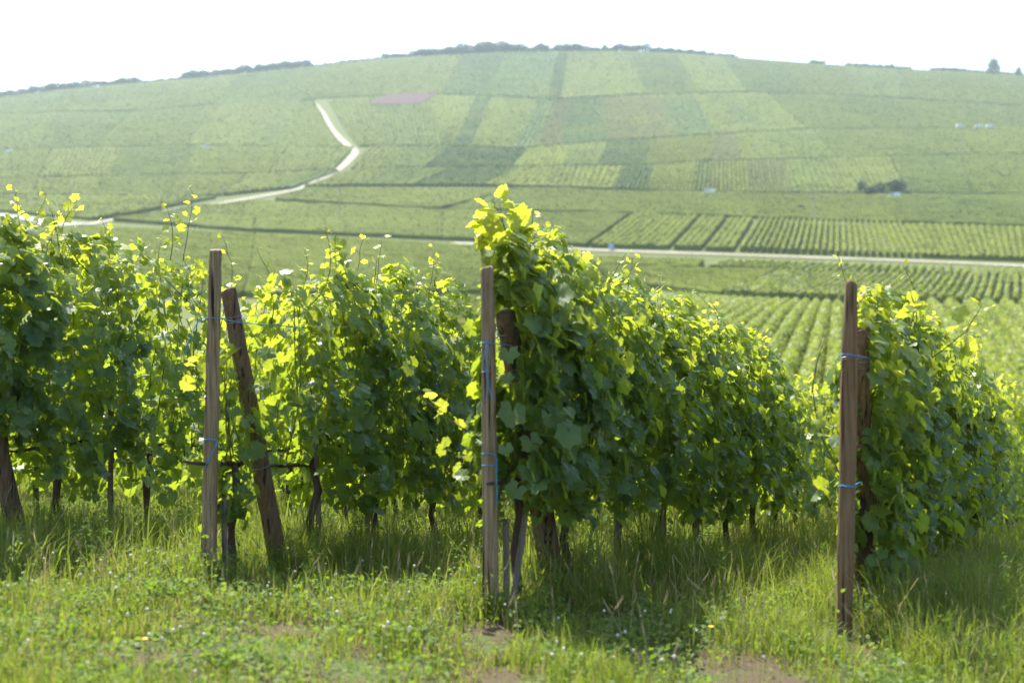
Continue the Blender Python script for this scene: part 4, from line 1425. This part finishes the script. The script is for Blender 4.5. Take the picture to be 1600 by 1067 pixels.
# seed heads: thin stalks with a slim ear
mbs = MB()
n = 420
x, y = scatter(n, 5.6, 12, 1.1)
for q in range(n):
    g = ground_pt(x[q], y[q])
    hh = random.uniform(0.16, 0.42)
    d = np.array([random.gauss(0, 0.045), random.gauss(0, 0.045), 0])
    p = [g, g + d * 0.4 + UP * hh * 0.6, g + d + UP * hh]
    mbs.tube(p, [0.0013, 0.0011, 0.0009], 3, 0, caps=False)
    e = p[2]
    mbs.tube([e, e + d * 0.12 + UP * 0.012, e + d * 0.3 + UP * 0.035, e + d * 0.45 + UP * 0.06], [0.001, 0.0026, 0.0022, 0.0006], 5, 0)
tag(mbs.obj('seed_heads', 'straw'), 'thin straw-coloured grass seed heads standing above the meadow', 'grass', kind='stuff')

# white clover heads
mbc = MB()
n = 210
cx, cy = scatter(60, 5.6, 9.5, 1.0)
ci = rng.integers(0, 60, n)
x, y = cx[ci] + rng.normal(size=n) * 0.28, cy[ci] + rng.normal(size=n) * 0.25
ok = (x < 0.34 * y * rng.uniform(0.2, 1, n))
x, y = x[ok], y[ok]
for q in range(len(x)):
    g = ground_pt(x[q], y[q])
    hh = random.uniform(0.07, 0.2)
    rr = random.uniform(0.005, 0.009)
    mbc.tube([g, g + UP * hh], [0.001, 0.001], 3, 1, caps=False)
    a = np.linspace(0, np.pi, 6)
    mbc.tube(np.column_stack([np.full(6, g[0]), np.full(6, g[1]), g[2] + hh + rr - rr * np.cos(a)]), np.maximum(rr * np.sin(a), 0.001), 7, 0)
tag(mbc.obj('clover_flowers', ['clover_white', 'flower_stem'], smooth=True), 'small white clover heads dotted through the grass', 'flowers', kind='stuff')

for q, (px, py, lab) in enumerate(((226, 1037, 'small yellow flower low in the grass near the bottom left'), (308, 812, 'small yellow flower beside the foot of the left post'),
                                   (1427, 930, 'small yellow flower in the weeds right of the right post'), (1111, 1010, 'small yellow flower in the grass left of the right post'))):
    g = at(px, py + 20, True)
    root = thing('yellow_flower', g, lab, 'flower', 'yellow flowers in the grass')
    mb = MB()
    mb.tube([(0, 0, -0.02), (0.004, 0, 0.08), (0.0, 0.004, 0.15)], [0.0015, 0.0013, 0.001], 5)
    mb.obj('stem', 'flower_stem', root)
    mb = MB()
    for a in np.linspace(0, 2 * np.pi, 10, endpoint=False):
        d = np.array([np.cos(a), np.sin(a), 0])
        sdv = np.array([-np.sin(a), np.cos(a), 0])
        c = np.array([0, 0.004, 0.15])
        mb.add(np.array([c, c + d * 0.009 + sdv * 0.004 + UP * 0.004, c + d * 0.016 + UP * 0.006, c + d * 0.009 - sdv * 0.004 + UP * 0.004]), [np.array([[0, 1, 2, 3]])], 0)
    mb.obj('petals', 'petal_yellow', root)

# ------------------------------------------------------------------ haze over the whole valley
me = bpy.data.meshes.new('haze')
zb, zt = float(np.min(H(gx, gyy))) - 1.0, 300.0
hx = 1720.0
hv = [(sx * hx, sy * hx, zz) for zz in (zb, zt) for sx, sy in ((-1, -1), (1, -1), (1, 1), (-1, 1))]
me.from_pydata(hv, [], [(3, 2, 1, 0), (4, 5, 6, 7), (0, 1, 5, 4), (1, 2, 6, 5), (2, 3, 7, 6), (3, 0, 4, 7)])
hm = bpy.data.materials.new('haze')
hm.use_nodes = True
hm.node_tree.nodes.clear()
mo = hm.node_tree.nodes.new('ShaderNodeOutputMaterial')
pv = hm.node_tree.nodes.new('ShaderNodeVolumePrincipled')
pv.inputs['Color'].default_value = (0.72, 0.87, 0.98, 1)
pv.inputs['Density'].default_value = 0.00015
pv.inputs['Anisotropy'].default_value = 0.3
hm.node_tree.links.new(pv.outputs[0], mo.inputs['Volume'])
me.materials.append(hm)
hz = bpy.data.objects.new('haze', me)
COL.objects.link(hz)
tag(hz, 'thin pale summer haze filling the valley', 'haze', kind='stuff')
